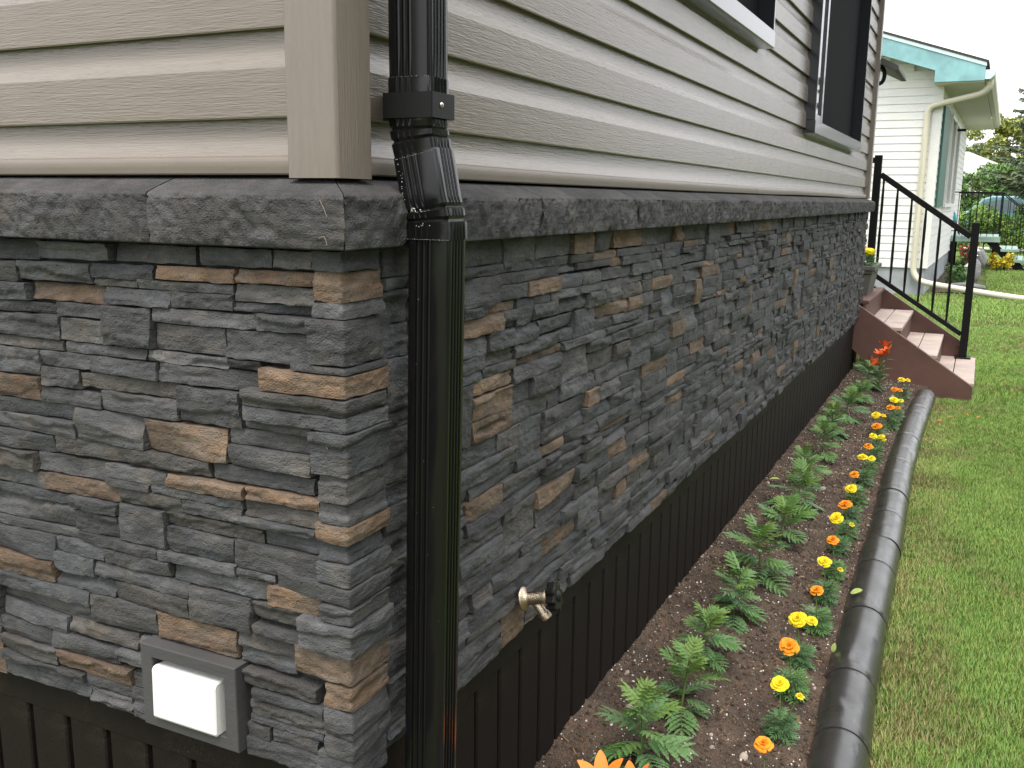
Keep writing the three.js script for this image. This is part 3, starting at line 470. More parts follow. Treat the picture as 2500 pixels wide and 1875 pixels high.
// ---------------------------------------------------------------- downspout on the side wall
{
  const ds = thing('downspout', 'black ribbed metal downspout with elbow at the corner of the near house', 'downspout', [0, 0, 0]);
  // cross-section with pressed ribs: front (+z) and side (+x)
  const section = (w, d, rib) => {
    const p = [], a = w / 2, b = d / 2, R = 0.007, arc = (cx, cz, t0) => { for (let k = 0; k <= 4; k++) { const t = t0 + k / 4 * Math.PI / 2; p.push([cx + Math.cos(t) * R, cz + Math.sin(t) * R]); } };
    const ribs = (fn, list) => list.forEach((c) => { for (const [o, h] of [[-0.0034, 0], [-0.0022, rib], [0, rib * 1.25], [0.0022, rib], [0.0034, 0]]) p.push(fn(c + o, h)); });
    arc(a - R, -b + R, -Math.PI / 2);                                              // back right corner
    ribs((z, h) => [a - h, z], [-0.0125, -0.0042, 0.0042, 0.0125]);               // side face
    arc(a - R, b - R, 0); ribs((x, h) => [-x, b - h], [-0.003, 0.006, 0.015]);     // front face
    arc(-a + R, b - R, Math.PI / 2); arc(-a + R, -b + R, Math.PI); return p;
  };
  const Zc = -0.112;
  const rings = (list, crease = 0.5) => loft(list.map(([x, y, tilt, w, d, rib]) => section(w, d, rib).map(([a, b]) => new THREE.Vector3(x + a * Math.cos(tilt), y + a * Math.sin(tilt), Zc + b))), crease, true);
  const xu = 0.062, xl = 0.0905;
  const st = (y0, y1, x0, x1, w, d, rib, tilt, n) => Array.from({ length: n + 1 }, (_, i) => [x0 + (x1 - x0) * i / n, y0 + (y1 - y0) * i / n, tilt, w, d, rib]);
  part('upper_pipe', rings([...st(3.12, 1.40, xu, xu, 0.066, 0.053, 0.0032, 0, 6), [xu, 1.355, 0, 0.0655, 0.0525, 0.002]]), M.black, ds);
  part('elbow', rings([[xu, 1.3665, 0, 0.0672, 0.0542, 0.0012], [xu, 1.364, 0, 0.0682, 0.0552, 0.0018], [xu, 1.31, 0, 0.068, 0.055, 0.002], [xu, 1.3035, 0, 0.066, 0.053, 0.0005], [xu + 0.0006, 1.3005, 0.03, 0.0615, 0.0492, 0], [xu + 0.001, 1.298, 0.05, 0.0675, 0.0546, 0], [xu + 0.0022, 1.290, 0.10, 0.0665, 0.054, 0.0006], [xu + 0.003, 1.2865, 0.13, 0.0612, 0.0492, 0], [xu + 0.0035, 1.2835, 0.16, 0.0676, 0.0547, 0], [xu + 0.006, 1.272, 0.21, 0.0668, 0.054, 0.0012], [xu + 0.0085, 1.262, 0.23, 0.066, 0.0535, 0.0016], [xu + 0.0115, 1.25, 0.23, 0.065, 0.0525, 0.0016]], 0.35), M.black, ds);
  part('elbow', rings([[xu + 0.0072, 1.268, 0.22, 0.0682, 0.0552, 0.0014], [xu + 0.0078, 1.2655, 0.22, 0.0694, 0.0564, 0.002], [xl - 0.009, 1.205, 0.22, 0.069, 0.056, 0.0022], [xl - 0.0062, 1.197, 0.20, 0.0682, 0.0552, 0.0012], [xl - 0.0048, 1.1935, 0.16, 0.0625, 0.05, 0], [xl - 0.0040, 1.1905, 0.14, 0.0685, 0.0558, 0.0003], [xl - 0.0022, 1.183, 0.09, 0.0682, 0.0552, 0.0008], [xl - 0.0016, 1.1795, 0.06, 0.0628, 0.0502, 0], [xl - 0.001, 1.1765, 0.04, 0.0688, 0.0558, 0.0002], [xl, 1.165, 0, 0.0686, 0.0558, 0.0014], [xl, 1.1535, 0, 0.0692, 0.0562, 0.0014]], 0.35), M.black, ds);
  part('lower_pipe', rings([[xl, 1.17, 0, 0.0655, 0.0525, 0.002], ...st(1.15, 0.02, xl - 0.0002, xl - 0.022, 0.066, 0.053, 0.0032, 0, 8)]), M.black, ds);
  // strap with a flange to the wall, screws
  const band = [[0.0, -0.0292], [0.014, -0.0295], [0.1012, -0.0292], [0.1016, 0.030], [0.0995, 0.0318], [0.026, 0.0322], [0.0245, 0.031], [0.0245, -0.002], [0.001, -0.004]];
  const strap = part('strap', loft([1.3135, 1.3137, 1.3463, 1.3465].map((y, i) => band.map(([x, z]) => new THREE.Vector3(x, y, Zc + z))), 0.4), M.blackMatte, ds);
  const screw = (x, y, z, m, r) => { const g = new THREE.SphereGeometry(r, 12, 6, 0, 6.3, 0, Math.PI / 2); g.scale(1, 0.55, 1); g.rotateZ(-Math.PI / 2); g.translate(x, y, z); const o = part('screw', g, m, m === M.steel ? strap : ds); return o; };
  screw(0.1014, 1.3305, Zc + 0.006, M.steel, 0.0042);
  screw(xu + 0.0405, 1.2575, Zc + 0.014, M.blackMatte, 0.0042);
  // paint chips and scuffs along the crimps
  const r = rng(404), chips = []; const chip = (x, y, z, s, side) => { const g = new THREE.TetrahedronGeometry(s, 0); g.scale(side ? 0.25 : 1.0, 0.5 + r(), side ? 1 : 0.25); g.rotateZ(r() * 0.8); g.translate(x, y, z); chips.push(g); };
  const fz = Zc + 0.0282;
  for (let i = 0; i < 46; i++) { const k = r(); if (k < 0.4) chip(xl - 0.025 + 0.03 * r() * r(), 1.1935 - 0.004 * r() + 0.002 * r(), fz - 0.0004, 0.0005 + 0.0009 * r()); else if (k < 0.6) chip(xl - 0.02 + 0.025 * r(), 1.175 - 0.005 * r(), fz, 0.0004 + 0.0008 * r()); else if (k < 0.85) { const y = 1.20 + 0.055 * r(), x = xu + 0.0075 + (1.2655 - y) * 0.22; chip(x - 0.029 + 0.012 * r() * r(), y, fz + 0.0003, 0.0004 + 0.0006 * r()); } else chip(xl - 0.028 + 0.05 * r(), 0.5 + 0.62 * r(), Zc + 0.0266, 0.0003 + 0.0004 * r()); }
  for (let i = 0; i < 26; i++) { const t = i / 25; chip(xl - 0.033 + 0.066 * t, 1.1534, Zc + 0.0282, 0.00035 + 0.0006 * r() * r()); if (r() < 0.7) chip(xu + 0.0075 - 0.03 + 0.062 * t, 1.2585 + 0.0135 * t, Zc + 0.0283, 0.0003 + 0.0005 * r() * r()); if (r() < 0.6) chip(xu - 0.032 + 0.064 * t, 1.3668, Zc + 0.0277, 0.0003 + 0.0004 * r() * r()); }
  part('paint_chips', merge(chips), M.chip, ds);
}
// ---------------------------------------------------------------- tap on the side wall
{
  const t = thing('garden_tap', 'brass garden tap with black handle on the stone side wall', 'tap', [0.03, 0.452, -0.52]);
  const lathe = (pts, seg = 24) => { const g = new THREE.LatheGeometry(pts.map((p) => new THREE.Vector2(...p)), seg); g.rotateZ(-Math.PI / 2); return g; };
  const body = part('body', lathe([[0, -0.03], [0.012, -0.03], [0.012, 0.006], [0.023, 0.007], [0.024, 0.010], [0.022, 0.013], [0.0135, 0.016], [0.0125, 0.022], [0.0135, 0.034], [0.0135, 0.052], [0.0145, 0.053], [0.0145, 0.058], [0.0125, 0.060], [0.0125, 0.064], [0.006, 0.066], [0, 0.066]]), M.brass, t);
  const sp = lathe([[0, 0], [0.0088, 0], [0.0092, 0.026], [0.0118, 0.029], [0.0124, 0.031], [0.0118, 0.0325], [0.0124, 0.0345], [0.0118, 0.036], [0.0124, 0.038], [0.0115, 0.041], [0.0085, 0.041], [0.008, 0.03]]);
  sp.rotateZ(-Math.PI * 0.36); sp.translate(0.032, -0.006, 0); part('spout', sp, M.brass, t);
  const hp = []; for (let i = 0; i < 48; i++) { const a = i / 48 * Math.PI * 2, r = 0.0235 + 0.0035 * Math.cos(a * 8); hp.push(new THREE.Vector2(Math.cos(a) * r, Math.sin(a) * r)); }
  const hg = new THREE.ExtrudeGeometry(new THREE.Shape(hp), { depth: 0.012, bevelEnabled: true, bevelSize: 0.002, bevelThickness: 0.003, bevelSegments: 2 }); hg.rotateY(Math.PI / 2); hg.translate(0.066, 0, 0);
  const hub = lathe([[0, 0.060], [0.017, 0.061], [0.019, 0.066], [0.015, 0.070], [0.010, 0.084], [0, 0.085]]);
  part('handle', merge([hg, hub]), M.blackMatte, t); t.rotation.z = 0.22; t.rotation.y = 0.12;
}
// ---------------------------------------------------------------- vent on the end wall
{
  const v = thing('wall_vent', 'white plastic vent hood in a grey square surround on the stone end wall', 'vent', [-0.262, 0.4535, 0.004]);
  const w = 0.094, h = 0.067, iw = 0.074, ih = 0.05;
  const s = new THREE.Shape([[-w, -h], [w, -h], [w, h], [-w, h]].map((p) => new THREE.Vector2(...p))); s.holes.push(new THREE.Path([[-iw, -ih], [-iw, ih], [iw, ih], [iw, -ih]].map((p) => new THREE.Vector2(...p))));
  part('surround', boxUV(new THREE.ExtrudeGeometry(s, { depth: 0.038, bevelEnabled: true, bevelSize: 0.002, bevelThickness: 0.003, bevelSegments: 3 })), M.block, v);
  part('back_plate', bx(-iw - 0.002, iw + 0.002, -ih - 0.002, ih + 0.002, 0, 0.012), M.block, v);
  const hood = part('hood', shapeX([[0.016, 0.034], [0.040, 0.0355], [0.0435, 0.0345], [0.0455, 0.031], [0.0475, -0.043], [0.0455, -0.046], [0.016, -0.0465]], -0.066, 0.059), M.white, v);
  part('flap', rbx(-0.0695, 0.0645, -0.0485, 0.0385, 0.0125, 0.022, 0.002), M.white, v);
}
function shapeX(pts, x0, x1) { // polygon in (z, y) extruded along x
  const g = shapeZ(pts.map(([z, y]) => [-z, y]), 0, x1 - x0); g.rotateY(Math.PI / 2); g.translate(x0, 0, 0); return g;
}
// ---------------------------------------------------------------- small awning on the far end of the house
{
  const a = thing('door_awning', 'small grey door awning with black scroll bracket past the far corner of the near house', 'awning', [-0.02, 2.1, -6.75]);
  const p = shapeZ([[-0.6, 0.42], [-0.6, 0.39], [0.13, 0.02], [0.16, 0.02], [0.155, 0.05]], -0.35, 0.35); part('canopy', p, M.planter, a);
  part('bracket', tube([[-0.2, 0.02, 0.3], [0.0, 0.06, 0.3], [0.06, 0.02, 0.3], [0.055, -0.05, 0.3], [0.0, -0.07, 0.3], [-0.05, -0.05, 0.3], [-0.2, -0.1, 0.3]], 0.014, 8, 40), M.iron, a);
}
// ---------------------------------------------------------------- edging: a row of black moulded pipe lengths
{
  const e = thing('garden_edging', 'thick black pipe edging between the flower bed and the lawn', 'edging');
  const cuts = [0.6, 0.22, -0.12, -0.47, -0.83, -1.17, -1.49, -1.93, -2.36, -2.63, -2.97, -3.30, -3.84, -4.42, -5.24, -5.86], r = rng(909);
  for (let k = 0; k + 1 < cuts.length; k++) {
    const za = cuts[k], zb = cuts[k + 1], n = Math.max(8, Math.round((za - zb) / 0.018)), rows = [], sx = (r() - 0.5) * 0.005, sy = (r() - 0.5) * 0.004, ph = r() * 30, R0 = 0.0675 + 0.0015 * r();
    for (let i = -1; i <= n + 1; i++) {
      const t = clamp(i / n, 0, 1), z = za + (zb - za) * t, x = edgeX(z) + sx, cy = -0.082 + sy, row = [];
      const end = Math.min(i, n - i), rr = i < 0 || i > n ? R0 - 0.014 : R0 * (1 + 0.012 * Math.sin(t * 3)) - (end === 0 ? 0.0042 : 0) + 0.0030 * sstep(0.10, 0.0, t);
      for (let j = 0; j < 40; j++) { const a = j / 40 * Math.PI * 2, q = rr + 0.0014 * fbm(Math.cos(a) * 1.6 + ph, z * 7, Math.sin(a) * 1.6, 2) - 0.004 * sstep(0.55, 0.85, noise(z * 14 + ph, a * 1.4, 6)); row.push(new THREE.Vector3(x + Math.cos(a) * q, cy + Math.sin(a) * q * 0.98, z)); }
      rows.push(row);
    }
    part('pipe_length', loft(rows, 0.5, true), M.pipe, e);
  }
}

// ---------------------------------------------------------------- plants in the bed
const ORD = ['first', 'second', 'third', 'fourth', 'fifth', 'sixth', 'seventh', 'eighth', 'ninth', 'tenth', 'eleventh', 'twelfth', 'thirteenth', 'fourteenth', 'fifteenth'];
// a feathery compound leaf lying along +x, curved downwards, leaflets in pairs with toothed edges
function featherLeaf(L, pairs, wid, droop, r) {
  const pos = []; const P = (t) => new THREE.Vector3(L * t, L * (0.30 * t - droop * t * t), 0);
  const leaflet = (o, dir, len, w) => { // two toothed halves folded on the midrib
    const side = new THREE.Vector3(-dir.z, 0, dir.x).normalize(), up = new THREE.Vector3(0, 1, 0), pt = (t, s, k) => o.clone().addScaledVector(dir, len * t).addScaledVector(side, s * w * k).addScaledVector(up, Math.abs(s) * w * k * 0.35 - len * 0.22 * t * t);
    for (const s of [-1, 1]) { const ks = [0.15, 0.85, 1.0, 0.62, 0.0], ts = [0, 0.28, 0.52, 0.78, 1]; for (let i = 0; i < 4; i++) { const a = pt(ts[i], 0, 0), b = pt(ts[i + 1], 0, 0), c = pt(ts[i + 1] - 0.06, s, ks[i + 1] * (i < 3 ? 1 : 0)), d = pt(ts[i], s, ks[i]); for (const v of i < 3 ? [a, b, c, a, c, d] : [a, b, d]) pos.push(v.x, v.y, v.z); } }
  };
  for (let i = 0; i < pairs; i++) { const t = 0.22 + 0.70 * i / (pairs - 1), o = P(t), len = wid * (0.62 + 0.75 * Math.sin(Math.PI * (0.15 + 0.72 * i / (pairs - 1)))) * (0.9 + 0.2 * r()); for (const s of [-1, 1]) { const a = (0.95 - 0.35 * i / pairs) + 0.12 * (r() - 0.5); leaflet(o, new THREE.Vector3(Math.cos(a), 0.06 + 0.1 * (r() - 0.5), s * Math.sin(a)).normalize(), len, len * 0.145); } }
  leaflet(P(0.95), new THREE.Vector3(1, -0.25, 0).normalize(), wid * 0.85, wid * 0.14);
  for (let i = 0; i < 8; i++) { const a = P(i / 8), b = P((i + 1) / 8), w = 0.0011 * (1 - i / 10) * (L / 0.09); pos.push(a.x, a.y, -w, b.x, b.y, -w, b.x, b.y, w, a.x, a.y, -w, b.x, b.y, w, a.x, a.y, w); }
  return fromTris(pos);
}
{
  const r = rng(2024);
  const kinds = [featherLeaf(0.100, 6, 0.042, 0.45, r), featherLeaf(0.09, 6, 0.039, 0.62, r), featherLeaf(0.080, 5, 0.036, 0.30, r), featherLeaf(0.065, 5, 0.032, 0.15, r)];
  const tones = [M.leaf, phys(C(0.12, 0.245, 0.055), { roughness: 0.55, transmission: 0.18, thickness: 0 }), phys(C(0.095, 0.205, 0.072), { roughness: 0.62, transmission: 0.18, thickness: 0 }), phys(C(0.165, 0.275, 0.055), { roughness: 0.6, transmission: 0.2, thickness: 0 })];
  const leafy = [[.2, -.80], [.21, -1.08], [.19, -1.36], [.2, -1.68], [.21, -2.02], [.2, -2.42], [.19, -2.80], [.18, -3.2], [.165, -3.68], [.16, -4.14], [.16, -4.63], [.16, -5.15], [.17, -5.66]];
  leafy.forEach(([x, z], n) => {
    const t = thing('leafy_marigold', `${ORD[n]} leafy green marigold without flowers along the house wall, counted from the downspout`, 'plant', [x, soilY(x, z) - 0.003, z], r() * 6.28, 'leafy marigolds along the wall');
    const H = 0.095 + 0.06 * r(), sz = 0.74 + 0.26 * r(), lean = [(r() - 0.5) * 0.05, (r() - 0.5) * 0.05];
    part('stem', tube([[0, 0, 0], [lean[0] * 0.4, H * 0.5, lean[1] * 0.4], [lean[0], H, lean[1]]], 0.0032, 6, 8), M.stem, t);
    const nodes = 6 + Math.floor(r() * 2);
    for (let k = 0; k < nodes; k++) for (let s = 0; s < 3 + (r() < 0.5 ? 1 : 0); s++) {
      if (k < nodes - 2 && r() < 0.14) continue;
      const f = k / (nodes - 1), a = k * 1.15 + s * (Math.PI * 2 / 3) + (r() - 0.5) * 0.5, kind = k < 2 ? (r() < 0.5 ? 1 : 0) : k < 4 ? (r() < 0.6 ? 0 : 2) : k < 5 ? 2 : 3;
      const m = part('leaf', kinds[kind], tones[k > 3 ? (r() < 0.5 ? 1 : 3) : Math.floor(r() * 3)], t);
      m.position.set(lean[0] * f, H * (0.12 + 0.88 * f), lean[1] * f); m.rotation.order = 'YZX'; m.rotation.set((r() - 0.5) * 0.7, a, -0.15 + 0.95 * f + (r() - 0.5) * 0.5); m.scale.setScalar(sz * (0.75 + 0.5 * r()));
    }
  });
  // ---- flowering marigolds
  const small = [];
  for (let v = 0; v < 3; v++) { const l = [], lf = [featherLeaf(0.05, 5, 0.022, 0.5, r), featherLeaf(0.042, 4, 0.020, 0.3, r)]; for (let i = 0; i < 34; i++) { const g = lf[i % 2].clone(), f = i / 34; g.rotateX((r() - 0.5) * 0.9); g.rotateZ(-0.35 + 1.1 * f); g.rotateY(i * 2.399 + r() * 0.4); g.translate(0, 0.008 + 0.05 * f, 0); l.push(g); } small.push(merge(l)); }
  const head = (R, seed) => { // ruffled double flower, facing +y
    const q = rng(seed), pos = []; const petal = (a, len, w, el, y) => { const d = new THREE.Vector3(Math.cos(a) * Math.cos(el), Math.sin(el), Math.sin(a) * Math.cos(el)), s = new THREE.Vector3(-Math.sin(a), 0, Math.cos(a)), o = new THREE.Vector3(0, y, 0), n = 5, rows = [0, 0.5, 0.85, 1].map((t) => Array.from({ length: n }, (_, i) => { const k = i / (n - 1) * 2 - 1, rip = (q() - 0.5) * len * 0.14 * t; return o.clone().addScaledVector(d, len * t * (1 - 0.14 * k * k * (t > 0.9 ? 1 : 0))).addScaledVector(s, w * k * (0.25 + 0.75 * Math.sin(t * 1.75))).add(new THREE.Vector3(0, rip - len * 0.22 * t * t, 0)); })); for (let i = 0; i + 1 < rows.length; i++) for (let j = 0; j + 1 < n; j++) { const A = rows[i][j], B = rows[i][j + 1], D = rows[i + 1][j], E = rows[i + 1][j + 1]; for (const v of [A, B, E, A, E, D]) pos.push(v.x, v.y, v.z); } };
    for (const [n, L, el] of [[9, 1, 0.15], [8, 0.85, 0.5], [7, 0.66, 0.85], [5, 0.5, 1.15], [3, 0.42, 1.4]]) for (let i = 0; i < n; i++) petal(i / n * 6.283 + q(), R * L * (0.9 + 0.2 * q()), R * L * 0.42, el + (q() - 0.5) * 0.25, el * 0.003);
    return fromTris(pos);
  };
  const heads = [head(0.022, 1), head(0.0205, 2), head(0.024, 3)], bud = head(0.011, 4);
  const fl = [[.45, -.86, 'O'], [.43, -1.14, 'Y'], [.42, -1.35, 'O'], [.41, -1.53, 'Y'], [.42, -1.76, 'O'], [.41, -2.01, 'Y'], [.41, -2.23, 'O'], [.39, -2.48, 'Y'], [.4, -2.66, 'O'], [.39, -2.89, 'Y'], [.38, -3.11, 'O'], [.38, -3.42, 'Y'], [.38, -3.64, 'O'], [.38, -3.87, 'Y'], [.37, -4.1, 'O'], [.345, -4.38, 'Y'], [.4, -4.63, 'O'], [.40, -4.86, 'Y'], [.37, -5.2, 'O'], [.39, -5.58, 'Y']];
  const count = { O: 0, Y: 0 };
  fl.forEach(([x, z, c], n) => {
    const px = x + 0.012, pz = z + 0.012, y = soilY(px, pz);
    const t = thing('flowering_marigold', `${ORD[count[c]++]} ${c === 'O' ? 'orange' : 'yellow'} flowered marigold in the front row beside the edging, counted from the near end`, 'flower', [px, y, pz], 0, 'flowering marigolds along the edging');
    const fo = part('foliage', small[n % 3], n % 2 ? tones[2] : tones[0], t); fo.rotation.y = r() * 6; fo.scale.setScalar(0.70 + 0.2 * r());
    const put = (g, dx, dy, dz, s, tx, tz) => { part('stem', tube([[0, 0.01, 0], [dx * 0.5, dy * 0.6, dz * 0.5], [dx, dy, dz]], 0.0017, 5, 6), M.stem, t); const m = part('flower_head', g, c === 'O' ? M.orange : M.yellow, t); m.position.set(dx, dy, dz); m.rotation.set(tx, r() * 6, tz); m.scale.setScalar(s); };
    const hy = 0.075 - y; put(heads[n % 3], -0.012 + (r() - 0.5) * 0.01, hy, -0.012, 0.95 + 0.25 * r(), 0.35 + 0.3 * r(), -0.2);
    if (n === 3 || n === 11 || n === 13 || n >= 15) put(heads[(n + 1) % 3], 0.022, hy - 0.004, -0.028, 0.78, 0.3, 0.2);
    if ([1, 5, 7, 13].includes(n)) put(bud, 0.04, hy - 0.012, 0.004, 1, 0.2, -0.3);
  });
  // ---- lilies at either end of the row
  const tepal = (L, w, curl) => { const rows = []; for (let i = 0; i <= 10; i++) { const t = i / 10, a = 1.25 - curl * t * t, x = L * (t * 0.55 + 0.45 * t * t * curl * 0.6), y = L * (t * 0.85 - 0.42 * curl * t * t * t), wd = w * Math.pow(Math.sin(Math.PI * Math.min(0.97, 0.08 + t * 0.9)), 0.8); rows.push([-1, -0.5, 0, 0.5, 1].map((k) => new THREE.Vector3(x - Math.abs(k) * 0.1 * w, y + Math.abs(k) * wd * 0.25, k * wd))); } return loft(rows, 0.8); };
  const lily = (label, [x, z], H, m, blooms) => {
    const t = thing('lily', label, 'flower', [x, soilY(x, z), z]);
    const tep = tepal(0.075, 0.0135, 0.4), bladeRows = []; for (let i = 0; i <= 6; i++) { const s = i / 6; bladeRows.push([-1, 0, 1].map((k) => new THREE.Vector3(0.12 * s, 0.02 * Math.sin(s * 3), k * 0.009 * Math.sin(Math.PI * (0.1 + 0.9 * s))))); } const blade = loft(bladeRows, 0.8);
    for (const [dx, dz, dh, tilt, az] of blooms) {
      part('stem', tube([[0, 0, 0], [dx * 0.4, H * 0.6, dz * 0.4], [dx, H + dh, dz]], 0.003, 6, 8), M.stem, t);
      const b = part('flower_head', merge([0, 1, 2, 3, 4, 5].map((k) => { const g = tep.clone(); g.rotateY(k * Math.PI / 3); return g; })), m, t); b.position.set(dx, H + dh, dz); b.rotation.set(Math.cos(az) * tilt, r(), Math.sin(az) * tilt);
    }
    for (let k = 0; k < 14; k++) { const l = part('leaf', blade, M.leaf, t); l.position.set(0, H * (0.1 + 0.8 * k / 14), 0); l.rotation.order = 'YZX'; l.rotation.set(0, k * 2.4, 0.35); l.scale.setScalar(0.8); }
  };
  lily('orange lily cut by the bottom edge at the near end of the bed', [0.235, -0.46], 0.172, M.lily, [[0.0, 0.0, 0, 0.2, 0.5], [0.055, -0.02, -0.015, 0.5, 2.0]]);
  lily('coral orange lily in front of the steps at the far end of the bed', [0.245, -5.6], 0.23, M.coral, [[0, 0, 0, 0.3, 0], [0.05, 0.02, 0.03, 0.6, 2], [-0.05, 0.03, -0.05, 0.7, -2], [0.02, -0.03, 0.06, 0.3, 3]]);
}

// ---------------------------------------------------------------- steps, handrail, planter
{
  const st = thing('porch_steps', 'red brown timber steps with pale treads at the far end of the bed', 'steps', [0, 0, 0]);
  const outline = [[-0.25, 0.50], [0.02, 0.482], [0.798, -0.035], [0.808, -0.045], [0.808, -0.165], [0.40, -0.165], [-0.03, 0.19], [-0.25, 0.30]];
  part('stringer', boxUV(shapeZ(outline, -6.24, -6.20)), M.stringer, st);
  const far = outline.map(([x, y]) => [x - (x > 0.5 ? 0.06 : 0), y]); far[1] = [0.075, 0.50]; far[2] = [0.735, 0.075]; far[3] = [0.745, 0.06];
  part('stringer', boxUV(shapeZ(far, -7.56, -7.52)), M.stringer, st);
  const tr = [[0.818, -0.025], [0.567, 0.153], [0.321, 0.333]];
  tr.forEach(([x, y], i) => {
    for (const [a, b] of [[x - 0.142, x], [x - 0.288, x - 0.147]]) part('tread_board', rbx(a, b, y - 0.026, y, -7.51, -6.246, 0.004), M.tread, st);
    part('riser', bx(x - 0.272, x - 0.254, y + 0.0005, y + 0.152, -7.508, -6.248), M.stringer, st);
  });
  part('riser', bx(0.79, 0.803, -0.16, -0.052, -7.508, -6.248), M.stringer, st);
  part('landing_edge', rbx(-0.03, 0.085, 0.487, 0.513, -7.49, -6.26, 0.004), M.stringer, st);
  part('landing', bx(-1.4, -0.032, 0.46, 0.511, -7.7, -6.36), M.stringer, st);
  for (const [x, z] of [[-0.15, -6.9], [-0.15, -7.6]]) part('post', bx(x - 0.045, x + 0.045, -0.17, 0.459, z - 0.045, z + 0.045), M.stringer, st);

  const rl = thing('handrail', 'black metal handrail with thin balusters on the far side of the steps', 'railing');
  const Z = -7.44, post = (x, y0, y1) => { const o = part('post', rbx(x - 0.029, x + 0.029, y0, y1, Z - 0.029, Z + 0.029, 0.003), M.iron, rl); part('flange', rbx(x - 0.06, x + 0.06, y0 - 0.0005, y0 + 0.012, Z - 0.055, Z + 0.055, 0.004), M.iron, o); };
  post(0.722, -0.0245, 1.06); post(-0.042, 0.5115, 1.585);
  const top = (x) => 0.945 + (0.70 - x) * (1.425 - 0.945) / 0.705, bot = (x) => 0.165 + (0.70 - x) * (0.62 - 0.165) / 0.705;
  part('top_rail', bar([0.694, top(0.694), Z], [-0.014, top(-0.014), Z], 0.04, 0.045), M.iron, rl);
  part('bottom_rail', bar([0.694, bot(0.694), Z], [-0.014, bot(-0.014), Z], 0.036, 0.036), M.iron, rl);
  for (let k = 0; k < 6; k++) { const x = 0.012 + k * 0.1125; const g = new THREE.BoxGeometry(0.016, top(x) - bot(x) - 0.03, 0.016, 1, 40, 1); const p = g.attributes.position; for (let i = 0; i < p.count; i++) { const a = Math.sin(p.getY(i) * 9) * 0.6 * (k % 2 ? 1 : -1); const X = p.getX(i), W = p.getZ(i); p.setX(i, X * Math.cos(a) - W * Math.sin(a)); p.setZ(i, X * Math.sin(a) + W * Math.cos(a)); } g.computeVertexNormals(); g.translate(x, (top(x) + bot(x)) / 2, Z); part('baluster', g, M.iron, rl); }
  part('landing_rail', bar([-0.072, 1.545, Z], [-1.3, 1.545, Z], 0.04, 0.045), M.iron, rl);

  const pl = thing('planter_box', 'grey tapered planter box at the top of the steps', 'planter', [-0.06, 0.512, -6.86]);
  const rect = (w, d, y) => [[-w, -d], [w, -d], [w, d], [-w, d]].map(([a, b]) => new THREE.Vector3(a, y, b));
  part('body', merge([loft([rect(0.09, 0.22, 0), rect(0.118, 0.26, 0.20)], 0.3, true), bx(-0.09, 0.09, 0, 0.01, -0.22, 0.22)]), M.planter, pl);
  part('rim', merge([rbx(-0.135, -0.108, 0.195, 0.225, -0.28, 0.28), rbx(0.108, 0.135, 0.195, 0.225, -0.28, 0.28), rbx(-0.108, 0.108, 0.1955, 0.2245, 0.253, 0.28), rbx(-0.108, 0.108, 0.1955, 0.2245, -0.28, -0.253)]), M.planter, pl);
  part('potting_soil', bx(-0.113, 0.113, 0.16, 0.185, -0.254, 0.254), M.soil, pl);
}
{ // marigold in the planter
  const r = rng(66), t = thing('planter_marigold', 'yellow marigold growing in the grey planter box', 'flower', [0.0, 0.69, -6.72]);
  const l = [], lf = featherLeaf(0.075, 5, 0.03, 0.4, r); for (let i = 0; i < 30; i++) { const g = lf.clone(); g.rotateX((r() - 0.5)); g.rotateZ(-0.3 + 1.2 * i / 30); g.rotateY(i * 2.4); g.translate(0, 0.02 + 0.07 * i / 30, 0); l.push(g); }
  part('foliage', merge(l), M.leaf, t);
  for (const [x, y, z, R, m] of [[0.015, 0.15, 0.02, 0.042, M.yellow], [-0.04, 0.17, -0.03, 0.035, M.orange]]) { const pos = new THREE.SphereGeometry(R, 18, 12); const p = pos.attributes.position; for (let i = 0; i < p.count; i++) { const k = 1 + 0.28 * noise(p.getX(i) * 160, p.getY(i) * 160, p.getZ(i) * 160); p.setXYZ(i, p.getX(i) * k, p.getY(i) * k * 0.7, p.getZ(i) * k); } pos.computeVertexNormals(); const h = part('flower_head', pos, m, t); h.position.set(x, y, z); part('stem', tube([[0, 0, 0], [x * 0.5, y * 0.5, z * 0.5], [x, y, z]], 0.003, 5, 6), M.stem, t); }
}

